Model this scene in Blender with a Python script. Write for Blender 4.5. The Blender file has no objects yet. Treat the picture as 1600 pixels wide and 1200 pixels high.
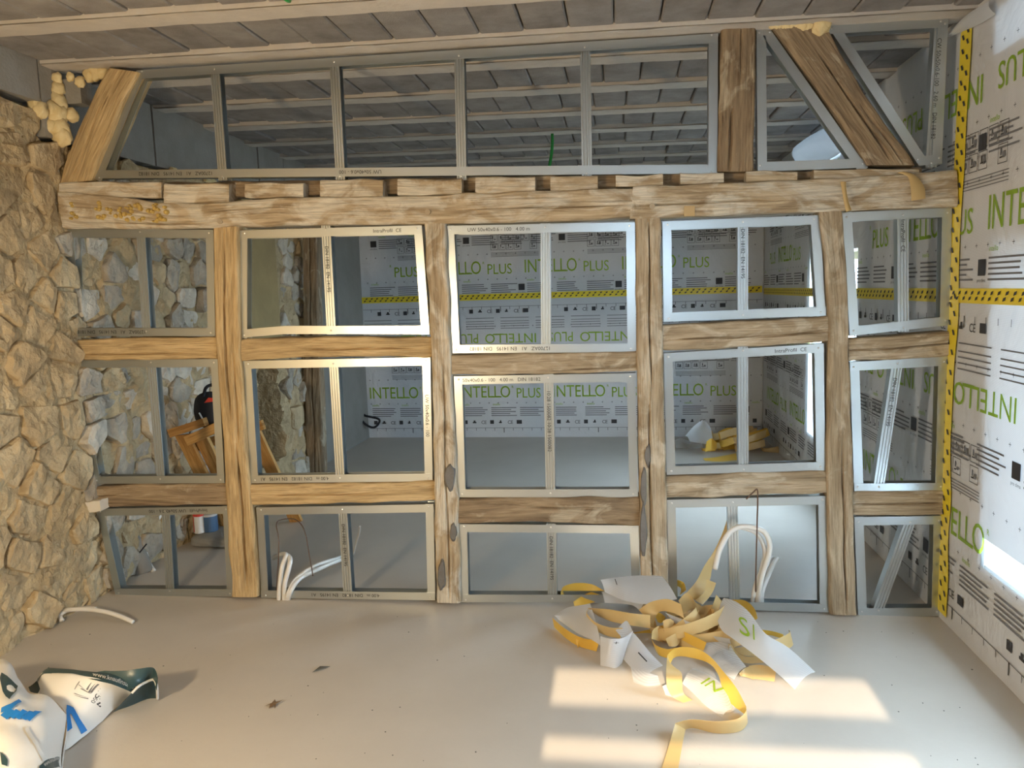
import bpy, bmesh, math, random
import numpy as np
from mathutils import Vector, Matrix, noise
random.seed(7)
S = bpy.context.scene
COL = S.collection

# ------------------------------------------------------------------ camera
FPX, YAW, PITCH, ROLL, EYE = 1200.0, -0.13901, -0.12064, -0.02954, 1.55
_f = Vector((math.sin(YAW)*math.cos(PITCH), math.cos(YAW)*math.cos(PITCH), math.sin(PITCH)))
_r0 = Vector((math.cos(YAW), -math.sin(YAW), 0)); _u0 = _r0.cross(_f)
_r = _r0*math.cos(ROLL) + _u0*math.sin(ROLL)
_u = -_r0*math.sin(ROLL) + _u0*math.cos(ROLL)
cam_d = bpy.data.cameras.new('camera'); cam = bpy.data.objects.new('camera', cam_d); COL.objects.link(cam)
cam_d.sensor_width = 36; cam_d.lens = FPX/1600*36; cam_d.clip_start = 0.05
m = Matrix((( _r.x, _u.x, -_f.x, 0), (_r.y, _u.y, -_f.y, 0), (_r.z, _u.z, -_f.z, EYE), (0, 0, 0, 1)))
cam.matrix_world = m
S.camera = cam
# ------------------------------------------------------------------ world, sun, lamp, exposure
S.view_settings.view_transform = 'Standard'; S.view_settings.look = 'None'
S.view_settings.gamma = 1; S.view_settings.use_curve_mapping = False
S.view_settings.exposure = 0.30
S.cycles.use_denoising = True
S.cycles.max_bounces = 10; S.cycles.diffuse_bounces = 6; S.cycles.transmission_bounces = 6
S.cycles.sample_clamp_indirect = 6
w = bpy.data.worlds.new('overcast_sky'); S.world = w; w.use_nodes = True
bg = w.node_tree.nodes['Background']; bg.inputs[0].default_value = (0.60, 0.81, 1.0, 1); bg.inputs[1].default_value = 19.0

def light(name, typ, loc, energy, color, **k):
    d = bpy.data.lights.new(name, typ); d.energy = energy; d.color = color
    for a, b in k.items(): setattr(d, a, b)
    o = bpy.data.objects.new(name, d); COL.objects.link(o); o.location = loc
    return o
sun = light('sun', 'SUN', (0, -6, 5), 8.0, (1.0, 0.80, 0.56), angle=0.007)
SUN_T = 0.404
sun.rotation_euler = Vector((0, 1, -SUN_T)).to_track_quat('-Z', 'Y').to_euler()
work = light('work_lamp', 'POINT', (-1.75, 0.7, 1.2), 116, (1.0, 0.765, 0.45), shadow_soft_size=0.09)
def portal(name, x, y0, y1, z0, z1):
    d = bpy.data.lights.new(name, 'AREA'); d.shape = 'RECTANGLE'; d.size = z1-z0; d.size_y = y1-y0
    d.cycles.is_portal = True
    o = bpy.data.objects.new(name, d); COL.objects.link(o); o.location = (x, (y0+y1)/2, (z0+z1)/2)
    o.rotation_euler = (0, math.pi/2, 0)
WX = 1.455                                     # inner face of the right wall
OPEN = [(1.70, 3.25, 0.37, 1.69), (1.70, 3.31, 2.40, 2.56), (4.95, 6.22, 0.38, 1.75), (5.25, 6.2, 2.38, 2.56)]
portal('sky_portal', WX+.28, *OPEN[0]); portal('sky_portal', WX+.28, *OPEN[1])
portal('sky_portal', WX+.28, *OPEN[2]); portal('sky_portal', WX+.28, *OPEN[3])

LFILL = (-1.25, -0.15, 0.9, 2.05)                # unseen left-wall opening behind the viewer, added for sky fill on the right
portal('sky_portal', -3.28, *LFILL); bpy.data.objects['sky_portal.004'].rotation_euler = (0, -math.pi/2, 0)

# ------------------------------------------------------------------ pixel helpers
def ray(x, y):
    return _f*FPX + _r*(x-800) - _u*(y-600)
def G(x, y, z=0.0):                            # point at height z
    d = ray(x, y); return Vector((0, 0, EYE)) + d*((z-EYE)/d.z)
def P(x, y, Y):                                # point on the plane at depth Y
    d = ray(x, y); return Vector((0, 0, EYE)) + d*(Y/d.y)

# ------------------------------------------------------------------ lettering cache
_tx = {}
def text_data(s):
    if s in _tx: return _tx[s]
    cu = bpy.data.curves.new('t', 'FONT'); cu.body = s; cu.size = 1; cu.resolution_u = 3
    ob = bpy.data.objects.new('t', cu); COL.objects.link(ob)
    dg = bpy.context.evaluated_depsgraph_get()
    me = bpy.data.meshes.new_from_object(ob.evaluated_get(dg))
    v = [(a.co.x/0.7, a.co.y/0.7) for a in me.vertices]; f = [tuple(p.vertices) for p in me.polygons]
    bpy.data.objects.remove(ob); bpy.data.curves.remove(cu); bpy.data.meshes.remove(me)
    x0 = min(a[0] for a in v); x1 = max(a[0] for a in v)
    v = [(a[0]-x0, a[1]) for a in v]
    _tx[s] = (v, f, x1-x0); return _tx[s]
STAMPS = ['UW 50x40x0.6 - 100', '4.00 m   DIN 18182   EN 14195   A1', '12700AZ   A1   EN 14195   DIN 18182',
          'IntraProfil  CE', '50x40x0.6 - 100   4.00 m   DIN 18182', 'DIN 18182  EN 14195', 'CW 50x50x0.6-100   2.60 m   DIN 18182', 'IntraProfil   UW 50x40x0.6 - 100', '10:28 1500082 10:28 1500082']
for s in STAMPS + ['INTELLO', 'PLUS', 'www.knaufinsulation', '3.15', '50', 'R', 'C', 'E', 'IN', 'S', 'pro clima', 'intello', 'KNAUF', '6', 'www.proclima']: text_data(s)

# ------------------------------------------------------------------ mesh helpers
class MB:
    def __init__(s): s.v = []; s.f = []; s.uv = None; s.mi = []
    def add(s, vs, fs, mi=0):
        o = len(s.v); s.v += [tuple(a) for a in vs]; s.f += [tuple(i+o for i in f) for f in fs]; s.mi += [mi]*len(fs); return s
    def quad(s, a, b, c, d, mi=0): return s.add([a, b, c, d], [(0, 1, 2, 3)], mi)
    def box(s, a, b, mi=0):
        (x0, y0, z0), (x1, y1, z1) = a, b
        return s.add([(x0,y0,z0),(x1,y0,z0),(x1,y1,z0),(x0,y1,z0),(x0,y0,z1),(x1,y0,z1),(x1,y1,z1),(x0,y1,z1)],
                     [(0,3,2,1),(4,5,6,7),(0,1,5,4),(1,2,6,5),(2,3,7,6),(3,0,4,7)], mi)
    def text(s, t, fn, k, mi=0, x0=0, y0=0, width=None):
        v, f, w_ = text_data(t); kx = k if width is None else width/w_
        return s.add([fn(x0+a*kx, y0+b*k) for a, b in v], f, mi)
    def tube(s, pts, r, n=8, mi=0):
        pts = [Vector(p) for p in pts]; o = len(s.v); N = len(pts); up = None; vs = []
        for i, p in enumerate(pts):
            t = (pts[min(i+1, N-1)] - pts[max(i-1, 0)]).normalized()
            if up is None: up = t.orthogonal().normalized()
            up = (up - t*up.dot(t)).normalized(); q = t.cross(up)
            for k in range(n):
                a = 2*math.pi*k/n; vs.append(p + (up*math.cos(a) + q*math.sin(a))*r)
        fs = [(i*n+k, i*n+(k+1) % n, (i+1)*n+(k+1) % n, (i+1)*n+k) for i in range(N-1) for k in range(n)]
        fs += [tuple(range(n))[::-1], tuple((N-1)*n+k for k in range(n))]
        return s.add(vs, fs, mi)
    def grid(s, fn, nu, nv, mi=0):
        o = len(s.v); vs = [fn(i/nu, j/nv) for i in range(nu+1) for j in range(nv+1)]
        fs = [(i*(nv+1)+j, (i+1)*(nv+1)+j, (i+1)*(nv+1)+j+1, i*(nv+1)+j+1) for i in range(nu) for j in range(nv)]
        return s.add(vs, fs, mi)
    def build(s, name, mats, parent=None, smooth=False, uv=None, mesh_only=False):
        me = bpy.data.meshes.new(name); me.from_pydata(s.v, [], s.f)
        for m_ in (mats if isinstance(mats, (list, tuple)) else [mats]): me.materials.append(m_)
        if any(s.mi): me.polygons.foreach_set('material_index', s.mi)
        if smooth: me.polygons.foreach_set('use_smooth', [True]*len(s.f))
        if uv is not None:
            l = me.uv_layers.new(name='UVMap')
            idx = np.empty(len(me.loops), dtype=np.int32); me.loops.foreach_get('vertex_index', idx)
            l.data.foreach_set('uv', np.asarray(uv, dtype=np.float32)[idx].ravel())
        me.update()
        if mesh_only: return me
        return link(name, me, parent)
def link(name, me, parent=None):
    o = bpy.data.objects.new(name, me); COL.objects.link(o)
    if parent is not None: o.parent = parent
    return o
def tag(o, label=None, cat=None, group=None, kind=None):
    for k, v in (('label', label), ('category', cat), ('group', group), ('kind', kind)):
        if v: o[k] = v
    return o
def empty(name, label=None, cat=None, group=None):
    o = bpy.data.objects.new(name, None); COL.objects.link(o); o.empty_display_size = 0.1
    return tag(o, label, cat, group)
def spline(pts, n):
    pts = [Vector(p) for p in pts]; N = len(pts); out = []
    for i in range(n+1):
        t = i/n*(N-1); k = min(int(t), N-2); u = t-k
        p0 = pts[max(k-1, 0)]; p1 = pts[k]; p2 = pts[k+1]; p3 = pts[min(k+2, N-1)]
        out.append(0.5*((2*p1) + (p2-p0)*u + (2*p0-5*p1+4*p2-p3)*u*u + (3*p1-p0-3*p2+p3)*u**3))
    return out
def resample(pts, n):
    pts = [Vector(p) for p in pts]; L = [0]
    for a, b in zip(pts, pts[1:]): L.append(L[-1]+(b-a).length)
    out = []
    for i in range(n+1):
        t = L[-1]*i/n; k = 0
        while k < len(pts)-2 and L[k+1] < t: k += 1
        u = (t-L[k])/max(L[k+1]-L[k], 1e-9); out.append(pts[k].lerp(pts[k+1], u))
    return out

# ------------------------------------------------------------------ materials
def mat(name, color=(.5,.5,.5), rough=.6, metal=0.0, noise_=None, bump=None, alt=None, coords='Object', spec=0.5):
    """noise_=(scale, detail, amount), alt = second colour, bump=(scale, strength)"""
    m_ = bpy.data.materials.new(name); m_.use_nodes = True; nt = m_.node_tree; b = nt.nodes['Principled BSDF']
    b.inputs['Base Color'].default_value = (*color, 1); b.inputs['Roughness'].default_value = rough; b.inputs['Metallic'].default_value = metal
    b.inputs['Specular IOR Level'].default_value = spec
    tc = nt.nodes.new('ShaderNodeTexCoord'); oi = nt.nodes.new('ShaderNodeObjectInfo')
    ad = nt.nodes.new('ShaderNodeVectorMath'); ad.operation = 'ADD'
    sc = nt.nodes.new('ShaderNodeVectorMath'); sc.operation = 'SCALE'; sc.inputs['Scale'].default_value = 37.0
    cx = nt.nodes.new('ShaderNodeCombineXYZ')
    for i in range(3): nt.links.new(oi.outputs['Random'], cx.inputs[i])
    nt.links.new(cx.outputs[0], sc.inputs[0]); nt.links.new(tc.outputs[coords], ad.inputs[0]); nt.links.new(sc.outputs[0], ad.inputs[1])
    m_['vec'] = 1
    if noise_:
        n = nt.nodes.new('ShaderNodeTexNoise'); n.inputs['Scale'].default_value = noise_[0]; n.inputs['Detail'].default_value = noise_[1]; n.inputs['Roughness'].default_value = .62
        nt.links.new(ad.outputs[0], n.inputs['Vector'])
        r = nt.nodes.new('ShaderNodeValToRGB'); r.color_ramp.elements[0].position = .5-noise_[2]; r.color_ramp.elements[1].position = .5+noise_[2]
        r.color_ramp.elements[0].color = (*(alt or [c*.6 for c in color]), 1); r.color_ramp.elements[1].color = (*color, 1)
        nt.links.new(n.outputs['Fac'], r.inputs['Fac']); nt.links.new(r.outputs[0], b.inputs['Base Color'])
    if bump:
        n2 = nt.nodes.new('ShaderNodeTexNoise'); n2.inputs['Scale'].default_value = bump[0]; n2.inputs['Detail'].default_value = 6
        nt.links.new(ad.outputs[0], n2.inputs['Vector'])
        bp = nt.nodes.new('ShaderNodeBump'); bp.inputs['Strength'].default_value = bump[1]; bp.inputs['Distance'].default_value = bump[2] if len(bump) > 2 else .01; n2.inputs['Detail'].default_value = 10 if len(bump) > 2 else 6
        nt.links.new(n2.outputs['Fac'], bp.inputs['Height']); nt.links.new(bp.outputs[0], b.inputs['Normal'])
    return m_

def wood_mat(name, light_, mid, dark, pale=(.62,.56,.46), pale_amt=.0):
    m_ = bpy.data.materials.new(name); m_.use_nodes = True; nt = m_.node_tree; b = nt.nodes['Principled BSDF']; L = nt.links.new
    b.inputs['Roughness'].default_value = .8; b.inputs['Specular IOR Level'].default_value = .25
    tc = nt.nodes.new('ShaderNodeTexCoord'); oi = nt.nodes.new('ShaderNodeObjectInfo')
    cx = nt.nodes.new('ShaderNodeCombineXYZ'); mu = nt.nodes.new('ShaderNodeMath'); mu.operation = 'MULTIPLY'; mu.inputs[1].default_value = 53
    L(oi.outputs['Random'], mu.inputs[0])
    for i in range(3): L(mu.outputs[0], cx.inputs[i])
    ad = nt.nodes.new('ShaderNodeVectorMath'); L(tc.outputs['UV'], ad.inputs[0]); L(cx.outputs[0], ad.inputs[1])
    def nz(sx, sy, det, dist=0.0, rough=.6):
        mp = nt.nodes.new('ShaderNodeMapping'); mp.inputs['Scale'].default_value = (sx, sy, 1); L(ad.outputs[0], mp.inputs[0])
        n = nt.nodes.new('ShaderNodeTexNoise'); n.inputs['Scale'].default_value = 1; n.inputs['Detail'].default_value = det; n.inputs['Distortion'].default_value = dist; n.inputs['Roughness'].default_value = rough
        L(mp.outputs[0], n.inputs[0]); return n.outputs['Fac']
    def ramp(f, *st):
        r = nt.nodes.new('ShaderNodeValToRGB'); e = r.color_ramp.elements
        while len(e) < len(st): e.new(.5)
        for q, (p, c) in zip(e, st): q.position = p; q.color = (*c, 1) if len(c) == 3 else c
        L(f, r.inputs[0]); return r.outputs[0]
    def mix(f, a, c, typ='MIX'):
        x = nt.nodes.new('ShaderNodeMix'); x.data_type = 'RGBA'; x.blend_type = typ
        if isinstance(f, float): x.inputs[0].default_value = f
        else: L(f, x.inputs[0])
        L(a, x.inputs[6]); L(c, x.inputs[7]); return x.outputs[2]
    broad = nz(2.2, 16, 6, 1.2); fib = nz(7, 150, 5, .3); blot = nz(5, 9, 7, .8); gr = nz(3.0, 55, 4, 1.0)
    c1 = ramp(broad, (.32, dark), (.52, mid), (.68, light_))
    c2 = ramp(fib, (.30, (.5,.46,.42)), (.52, (1,1,1)))
    c = mix(.75, c1, c2, 'MULTIPLY')
    ck = ramp(gr, (.27, (.22,.17,.13)), (.33, (1,1,1)))
    c = mix(.7, c, ck, 'MULTIPLY')
    if pale_amt > 0:
        pm = ramp(blot, (.60-pale_amt*.28, (0,0,0)), (.68-pale_amt*.2, (1,1,1)))
        pr = ramp(fib, (.35, [q*.62 for q in pale]), (.6, pale))
        c = mix(pm, c, pr)
    L(c, b.inputs['Base Color'])
    bp = nt.nodes.new('ShaderNodeBump'); bp.inputs['Strength'].default_value = .75; bp.inputs['Distance'].default_value = .006
    ma = nt.nodes.new('ShaderNodeMath'); L(fib, ma.inputs[0]); L(gr, ma.inputs[1]); L(ma.outputs[0], bp.inputs['Height']); L(bp.outputs[0], b.inputs['Normal'])
    return m_

def membrane_mat(name, col, trans):
    m_ = bpy.data.materials.new(name); m_.use_nodes = True; nt = m_.node_tree; L = nt.links.new
    out = nt.nodes['Material Output']; b = nt.nodes['Principled BSDF']
    b.inputs['Roughness'].default_value = .38; b.inputs['Base Color'].default_value = (*col, 1)
    tc = nt.nodes.new('ShaderNodeTexCoord')
    # woven ruled lines
    wv = nt.nodes.new('ShaderNodeTexWave'); wv.bands_direction = 'Z'; wv.inputs['Scale'].default_value = 95; wv.inputs['Distortion'].default_value = 0.3
    L(tc.outputs['Object'], wv.inputs['Vector'])
    n = nt.nodes.new('ShaderNodeTexNoise'); n.inputs['Scale'].default_value = 5; n.inputs['Detail'].default_value = 5; L(tc.outputs['Object'], n.inputs['Vector'])
    mx = nt.nodes.new('ShaderNodeMix'); mx.data_type = 'RGBA'; mx.blend_type = 'MULTIPLY'; mx.inputs[0].default_value = .22
    r = nt.nodes.new('ShaderNodeValToRGB'); r.color_ramp.elements[0].color = (*[c*.85 for c in col], 1); r.color_ramp.elements[1].color = (*col, 1)
    L(n.outputs['Fac'], r.inputs[0]); L(r.outputs[0], mx.inputs[6]); L(wv.outputs['Color'], mx.inputs[7]); L(mx.outputs[2], b.inputs['Base Color'])
    n2 = nt.nodes.new('ShaderNodeTexNoise'); n2.inputs['Scale'].default_value = 3.2; n2.inputs['Detail'].default_value = 5; n2.inputs['Distortion'].default_value = 1.2
    L(tc.outputs['Object'], n2.inputs['Vector'])
    bp = nt.nodes.new('ShaderNodeBump'); bp.inputs['Strength'].default_value = .6; bp.inputs['Distance'].default_value = .03
    L(n2.outputs['Fac'], bp.inputs['Height']); L(bp.outputs[0], b.inputs['Normal'])
    tr = nt.nodes.new('ShaderNodeBsdfTranslucent'); tr.inputs[0].default_value = (.9, .95, 1, 1)
    ms = nt.nodes.new('ShaderNodeMixShader'); ms.inputs[0].default_value = trans
    L(b.outputs[0], ms.inputs[1]); L(tr.outputs[0], ms.inputs[2]); L(ms.outputs[0], out.inputs[0])
    return m_

M = dict(
 floor=mat('screed', (.57,.525,.465), .42, noise_=(1.6, 8, .22), alt=(.50,.455,.40), bump=(60, .06), spec=.35),
 block=mat('hollow_block_concrete', (.35,.328,.315), .95, noise_=(5, 9, .2), alt=(.195,.18,.175), bump=(160, .5), spec=.1),
 joist=mat('joist_concrete', (.60,.55,.49), .9, noise_=(9, 6, .3), alt=(.48,.44,.40), bump=(50, .3), spec=.15),
 slab=mat('slab_concrete', (.3,.28,.26), .95),
 earth=mat('earth_mortar', (.58,.45,.27), .95, noise_=(9, 9, .22), alt=(.38,.285,.165), bump=(16, 1.0, .05), spec=.1),
 stone=mat('rubble_stone', (.60,.47,.29), .9, noise_=(7, 9, .2), alt=(.40,.30,.18), bump=(13, 1.0, .05), spec=.1),
 stoneg=mat('grey_stone', (.53,.455,.35), .9, noise_=(7, 9, .2), alt=(.30,.265,.22), bump=(13, 1.0, .05), spec=.1),
 stonew=mat('limed_stone', (.68,.60,.48), .9, noise_=(9, 9, .2), alt=(.44,.39,.32), bump=(13, 1.0, .05), spec=.1),
 conc=mat('concrete_block', (.34,.32,.29), .95, noise_=(6, 8, .3), alt=(.25,.235,.21), bump=(70, .4), spec=.1),
 ochre=mat('ochre_plaster', (.42,.31,.15), .95, noise_=(4, 6, .3), alt=(.30,.22,.11), bump=(25, .4), spec=.1),
 grey=mat('grey_plaster', (.30,.28,.25), .9, noise_=(3, 6, .3), alt=(.22,.205,.185), bump=(25, .3), spec=.1),
 foam=mat('pu_foam', (.80,.66,.38), .75, noise_=(22, 4, .3), alt=(.66,.50,.24), bump=(30, .5)),
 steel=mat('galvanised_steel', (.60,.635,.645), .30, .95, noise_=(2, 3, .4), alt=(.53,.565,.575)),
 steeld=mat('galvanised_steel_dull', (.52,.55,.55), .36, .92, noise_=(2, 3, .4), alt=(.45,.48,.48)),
 screw=mat('screw_zinc', (.75,.75,.74), .3, 1.0),
 ink=mat('black_ink', (.035,.035,.04), .6),
 inkg=mat('grey_ink', (.16,.16,.17), .7),
 green=mat('green_ink', (.26,.40,.035), .5),
 tape=mat('yellow_tape', (.80,.62,.03), .35),
 white=mat('white_plaster', (.74,.74,.72), .8, noise_=(4, 4, .3), alt=(.66,.66,.64)),
 wframe=mat('white_window_frame', (.75,.76,.76), .4),
 conduit=mat('white_conduit', (.74,.72,.68), .35),
 conduitg=mat('grey_conduit', (.50,.50,.49), .4),
 copper=mat('brown_wire', (.11,.065,.04), .45),
 gwire=mat('green_wire', (.02,.30,.05), .4),
 strip=mat('kraft_liner', (.68,.49,.23), .34, noise_=(3, 3, .3), alt=(.60,.42,.18)),
 stripo=mat('yellow_liner', (.80,.52,.10), .32, noise_=(3, 3, .3), alt=(.72,.44,.06)),
 bagw=mat('white_film', (.80,.78,.74), .35, bump=(7, .25)),
 bagg=mat('dark_green_film', (.035,.075,.085), .35, bump=(9, .3)),
 blue=mat('blue_ink', (.02,.22,.62), .35),
 black=mat('black_fabric', (.012,.013,.018), .8, bump=(60, .4)),
 red=mat('red_plastic', (.62,.05,.03), .4),
 canw=mat('white_label', (.72,.70,.67), .4), canb=mat('blue_label', (.06,.12,.22), .4),
 plaster=mat('lime_lump', (.72,.66,.56), .9, bump=(25, .5)),
 ground=mat('outdoor_gravel', (.22,.19,.15), .95, noise_=(4, 6, .3), bump=(20, .6)),
 leaf=mat('dry_leaf', (.16,.10,.05), .9), slate=mat('slate_chip', (.10,.10,.09), .8),
)
def add_trans(m_, col, k):
    nt = m_.node_tree; out = nt.nodes['Material Output']; b = nt.nodes['Principled BSDF']
    tr = nt.nodes.new('ShaderNodeBsdfTranslucent'); tr.inputs[0].default_value = (*col, 1); ms = nt.nodes.new('ShaderNodeMixShader'); ms.inputs[0].default_value = k
    nt.links.new(b.outputs[0], ms.inputs[1]); nt.links.new(tr.outputs[0], ms.inputs[2]); nt.links.new(ms.outputs[0], out.inputs[0])
add_trans(M['green'], (.55, .85, .08), .25); add_trans(M['strip'], (.8, .55, .2), .15); add_trans(M['stripo'], (.95, .6, .1), .2)
M['woodw'] = wood_mat('oak_warm', (.67,.495,.275), (.55,.395,.205), (.36,.25,.125))
M['woodp'] = wood_mat('oak_limed', (.61,.495,.34), (.48,.375,.245), (.31,.23,.145), (.70,.63,.51), .55)
M['woodg'] = wood_mat('oak_weathered', (.53,.43,.305), (.43,.34,.23), (.28,.215,.14), (.63,.54,.41), .30)
M['woodd'] = wood_mat('oak_dark', (.40,.30,.19), (.31,.225,.14), (.19,.135,.085), (.50,.41,.29), .12)
M['pine'] = wood_mat('pine_board', (.62,.36,.13), (.52,.28,.09), (.38,.19,.06))
M['memb'] = membrane_mat('vapour_membrane', (.76,.765,.78), .045)
M['bulge'] = membrane_mat('backlit_membrane', (.76,.765,.78), .06)
M['scrap'] = membrane_mat('membrane_scrap', (.74,.745,.76), .3)

# ================================================================== SETTING
XL = -2.745
mb = MB(); mb.box((-3.4, -1.75, -.12), (WX+.45, 8.45, 0))
tag(mb.build('floor', M['floor']), 'bare beige-grey concrete screed floor running under the partition', kind='structure')
mb = MB(); mb.box((WX+.46, -3, -.5), (9, 12, -.35))
tag(mb.build('ground', M['ground']), 'gravel ground outside the right-hand windows', kind='structure')

# ceiling of joists and hollow blocks, falling slightly to the right
CX, CZ = -2.3, 2.69
ceil = MB().box((-1.0, -1.8, .10), (4.4, 8.5, .30)).build('ceiling', M['slab']); ceil.location = (CX, 0, CZ); ceil.rotation_euler = (0, .0155, 0)
tag(ceil, 'concrete joist and hollow block ceiling', kind='structure')
J = [-1.1, -.5, .1, .7, 1.3, 1.9, 2.48, 3.06, 3.60, 3.95, 4.50, 5.08, 5.66, 6.26, 6.78, 7.37, 7.95]
for k, y in enumerate(J):
    w2 = .065 if y != 3.60 else .085
    mb = MB(); n = 60
    pr = lambda u, v, y=y, w2=w2: (-.52+u*4.4, y + (v-.5)*2*w2 + .006*noise.noise((u*30, v*9, y)), .004*noise.noise((u*40, v*5, y*3)))
    mb.grid(pr, n, 3); mb.box((-.52, y-w2, .004), (3.88, y+w2, .11))
    mb.build('concrete_joist', M['joist'], ceil)
for y0, y1 in zip(J, J[1:]):
    a, b = y0 + (.065 if y0 != 3.60 else .085), y1 - (.065 if y1 != 3.60 else .085)
    if y0 < 2.4:
        MB().box((-.5, a, .02), (3.86, b, .11)).build('block_infill', M['block'], ceil); continue
    bw = .196; bm = MB(); c = .007
    x0, x1 = .003, bw-.003
    vs = [(x0,a,.11),(x1,a,.11),(x1,b,.11),(x0,b,.11),(x0,a,.02+c),(x1,a,.02+c),(x1,b,.02+c),(x0,b,.02+c),(x0+c,a+c,.02),(x1-c,a+c,.02),(x1-c,b-c,.02),(x0+c,b-c,.02)]
    bm.add(vs, [(0,1,5,4),(1,2,6,5),(2,3,7,6),(3,0,4,7),(4,5,9,8),(5,6,10,9),(6,7,11,10),(7,4,8,11),(8,9,10,11)])
    me = bm.build('hollow_block', M['block'], mesh_only=True)
    off = random.uniform(-.15, 0)
    for i in range(23):
        x = -.5+off+i*bw
        if x > 3.75: break
        o = link('hollow_block', me, ceil); o.location = (x, 0, random.uniform(-.0012, .0012)); o.rotation_euler = (random.uniform(-.002,.002), random.uniform(-.004,.004), 0)

# right wall with window openings (thickness .45)
def wall_boxes(mb, x0, x1, y0, y1, z0, z1, opens):
    ys = sorted({y0, y1, *[o[0] for o in opens], *[o[1] for o in opens]}); zs = sorted({z0, z1, *[o[2] for o in opens], *[o[3] for o in opens]})
    for a, b in zip(ys, ys[1:]):
        for c, d in zip(zs, zs[1:]):
            if any(o[0] <= a and b <= o[1] and o[2] <= c and d <= o[3] for o in opens): continue
            mb.box((x0, a, c), (x1, b, d))
mb = MB(); wall_boxes(mb, WX+.012, WX+.27, -1.75, 8.4, 0, 2.78, OPEN)
tag(mb.build('wall_right', M['white']), 'right wall with window openings behind the membrane', kind='structure')
mb = MB(); mb.box((-3.3, 8.012, 0), (WX+.46, 8.4, 2.78))
tag(mb.build('wall_far', M['white']), 'far wall of the back room behind the printed membrane', kind='structure')
# wall behind the camera with a low wide window that lets the sun patches in
BY = -1.6
zt = lambda y: (y-BY)*SUN_T
mb = MB()
hole = (-.27, .94, zt(2.38), zt(3.09))
for a, b, c, d in ((-3.3, WX+.46, 0, hole[2]), (-3.3, WX+.46, hole[3], 2.78), (-3.3, hole[0], hole[2], hole[3]), (hole[1], WX+.46, hole[2], hole[3])):
    mb.box((a, BY-.10, c), (b, BY, d))
tag(mb.build('wall_back', M['grey']), 'wall behind the viewer with a wide low window', kind='structure')
mb = MB(); mb.box((hole[0], BY-.07, zt(2.575)), (hole[1], BY-.03, zt(2.75)))
tag(mb.build('window_3', M['wframe']), 'transom bar of the window behind the viewer', kind='structure')
# window frames in the right wall
for n_, (y0, y1, z0, z1) in ((1, OPEN[0]), (2, OPEN[2])):
    f = MB(); x0, x1, t = WX+.19, WX+.25, .05
    f.box((x0, y0, z0), (x1, y1, z0+t)).box((x0, y0, z1-t), (x1, y1, z1)).box((x0, y0, z0+t), (x1, y0+t, z1-t)).box((x0, y1-t, z0+t), (x1, y1, z1-t))
    o = tag(f.build('window_%d' % n_, M['wframe']), ('near' if n_ == 1 else 'far') + ' window frame in the right wall', kind='structure')
    mid = (y0+y1)/2
    MB().box((x0+.005, mid-.03, z0+t), (x1-.005, mid+.03, z1-t)).build('mullion', M['wframe'], o)
    MB().box((x0+.005, y0+t, z0+.98), (x1-.005, mid-.03, z0+1.02)).build('glazing_bar', M['wframe'], o)
    MB().box((x0+.005, mid+.03, z0+.98), (x1-.005, y1-t, z0+1.02)).build('glazing_bar', M['wframe'], o)
    if n_ == 1:
        MB().box((WX+.014, y0, z0), (WX+.19, y1, z0+.015)).build('window_sill', M['wframe'], o)

# ---------------------------------------------------------------- left rubble wall
random.seed(11)
def base_x(y, z):
    return XL + .022*noise.noise((y*1.3, z*1.3, 4)) + .014*noise.noise((y*4, z*4, 9))
def niche(y, z):
    return 5.50 < y < 5.98 and .25 < z < .25+.85*(1-((y-5.74)/.24)**4)
def back_pt(u, v):
    y = -1.7+u*9.75; z = v*2.66
    x = base_x(y, z) - .006 + .030*noise.noise((y*7, z*9, 1)) + .016*noise.noise((y*17, z*21, 2)) - .03*max(0, .12-abs(noise.noise((y*6, z*8, 6))))*8*.5
    if niche(y, z): x -= .35
    if z > (2.50 if y < 3.5 else 2.345): x -= .10
    return (x, y, z)
wg = MB().grid(back_pt, 325, 90)
wg.f = [f for f in wg.f if not (LFILL[0] < wg.v[f[0]][1] < LFILL[1] and LFILL[2] < wg.v[f[0]][2] < LFILL[3])]; wg.mi = [0]*len(wg.f)
wl = wg.build('wall_left', M['earth'], smooth=False)
tag(wl, 'rough rubble stone and earth wall on the left side', kind='structure')
wc = MB(); wall_boxes(wc, -3.3, XL-.5, -1.75, 8.4, 0, 2.78, [LFILL]); wc.build('wall_core', M['earth'], wl)
# voronoi stones
def clip(poly, p, q):
    mx, my = (p[0]+q[0])/2, (p[1]+q[1])/2; nx, ny = q[0]-p[0], q[1]-p[1]; out = []
    for i in range(len(poly)):
        a, b = poly[i], poly[(i+1) % len(poly)]
        da = (a[0]-mx)*nx+(a[1]-my)*ny; db = (b[0]-mx)*nx+(b[1]-my)*ny
        if da <= 0: out.append(a)
        if da*db < 0:
            t = da/(da-db); out.append((a[0]+(b[0]-a[0])*t, a[1]+(b[1]-a[1])*t))
    return out
seeds = []
z = -.14; row = 0
while z < 2.85:
    y = 2.15 + random.uniform(0, .2); hrow = random.uniform(.12, .20)
    while y < 6.62:
        wst = random.uniform(.15, .30) if y < 3.6 else random.uniform(.13, .25)
        seeds.append((y+wst/2+random.uniform(-.03, .03), z+hrow/2+random.uniform(-.045, .045))); y += wst
    z += hrow*.98; row += 1
ASP = 1.0
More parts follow.
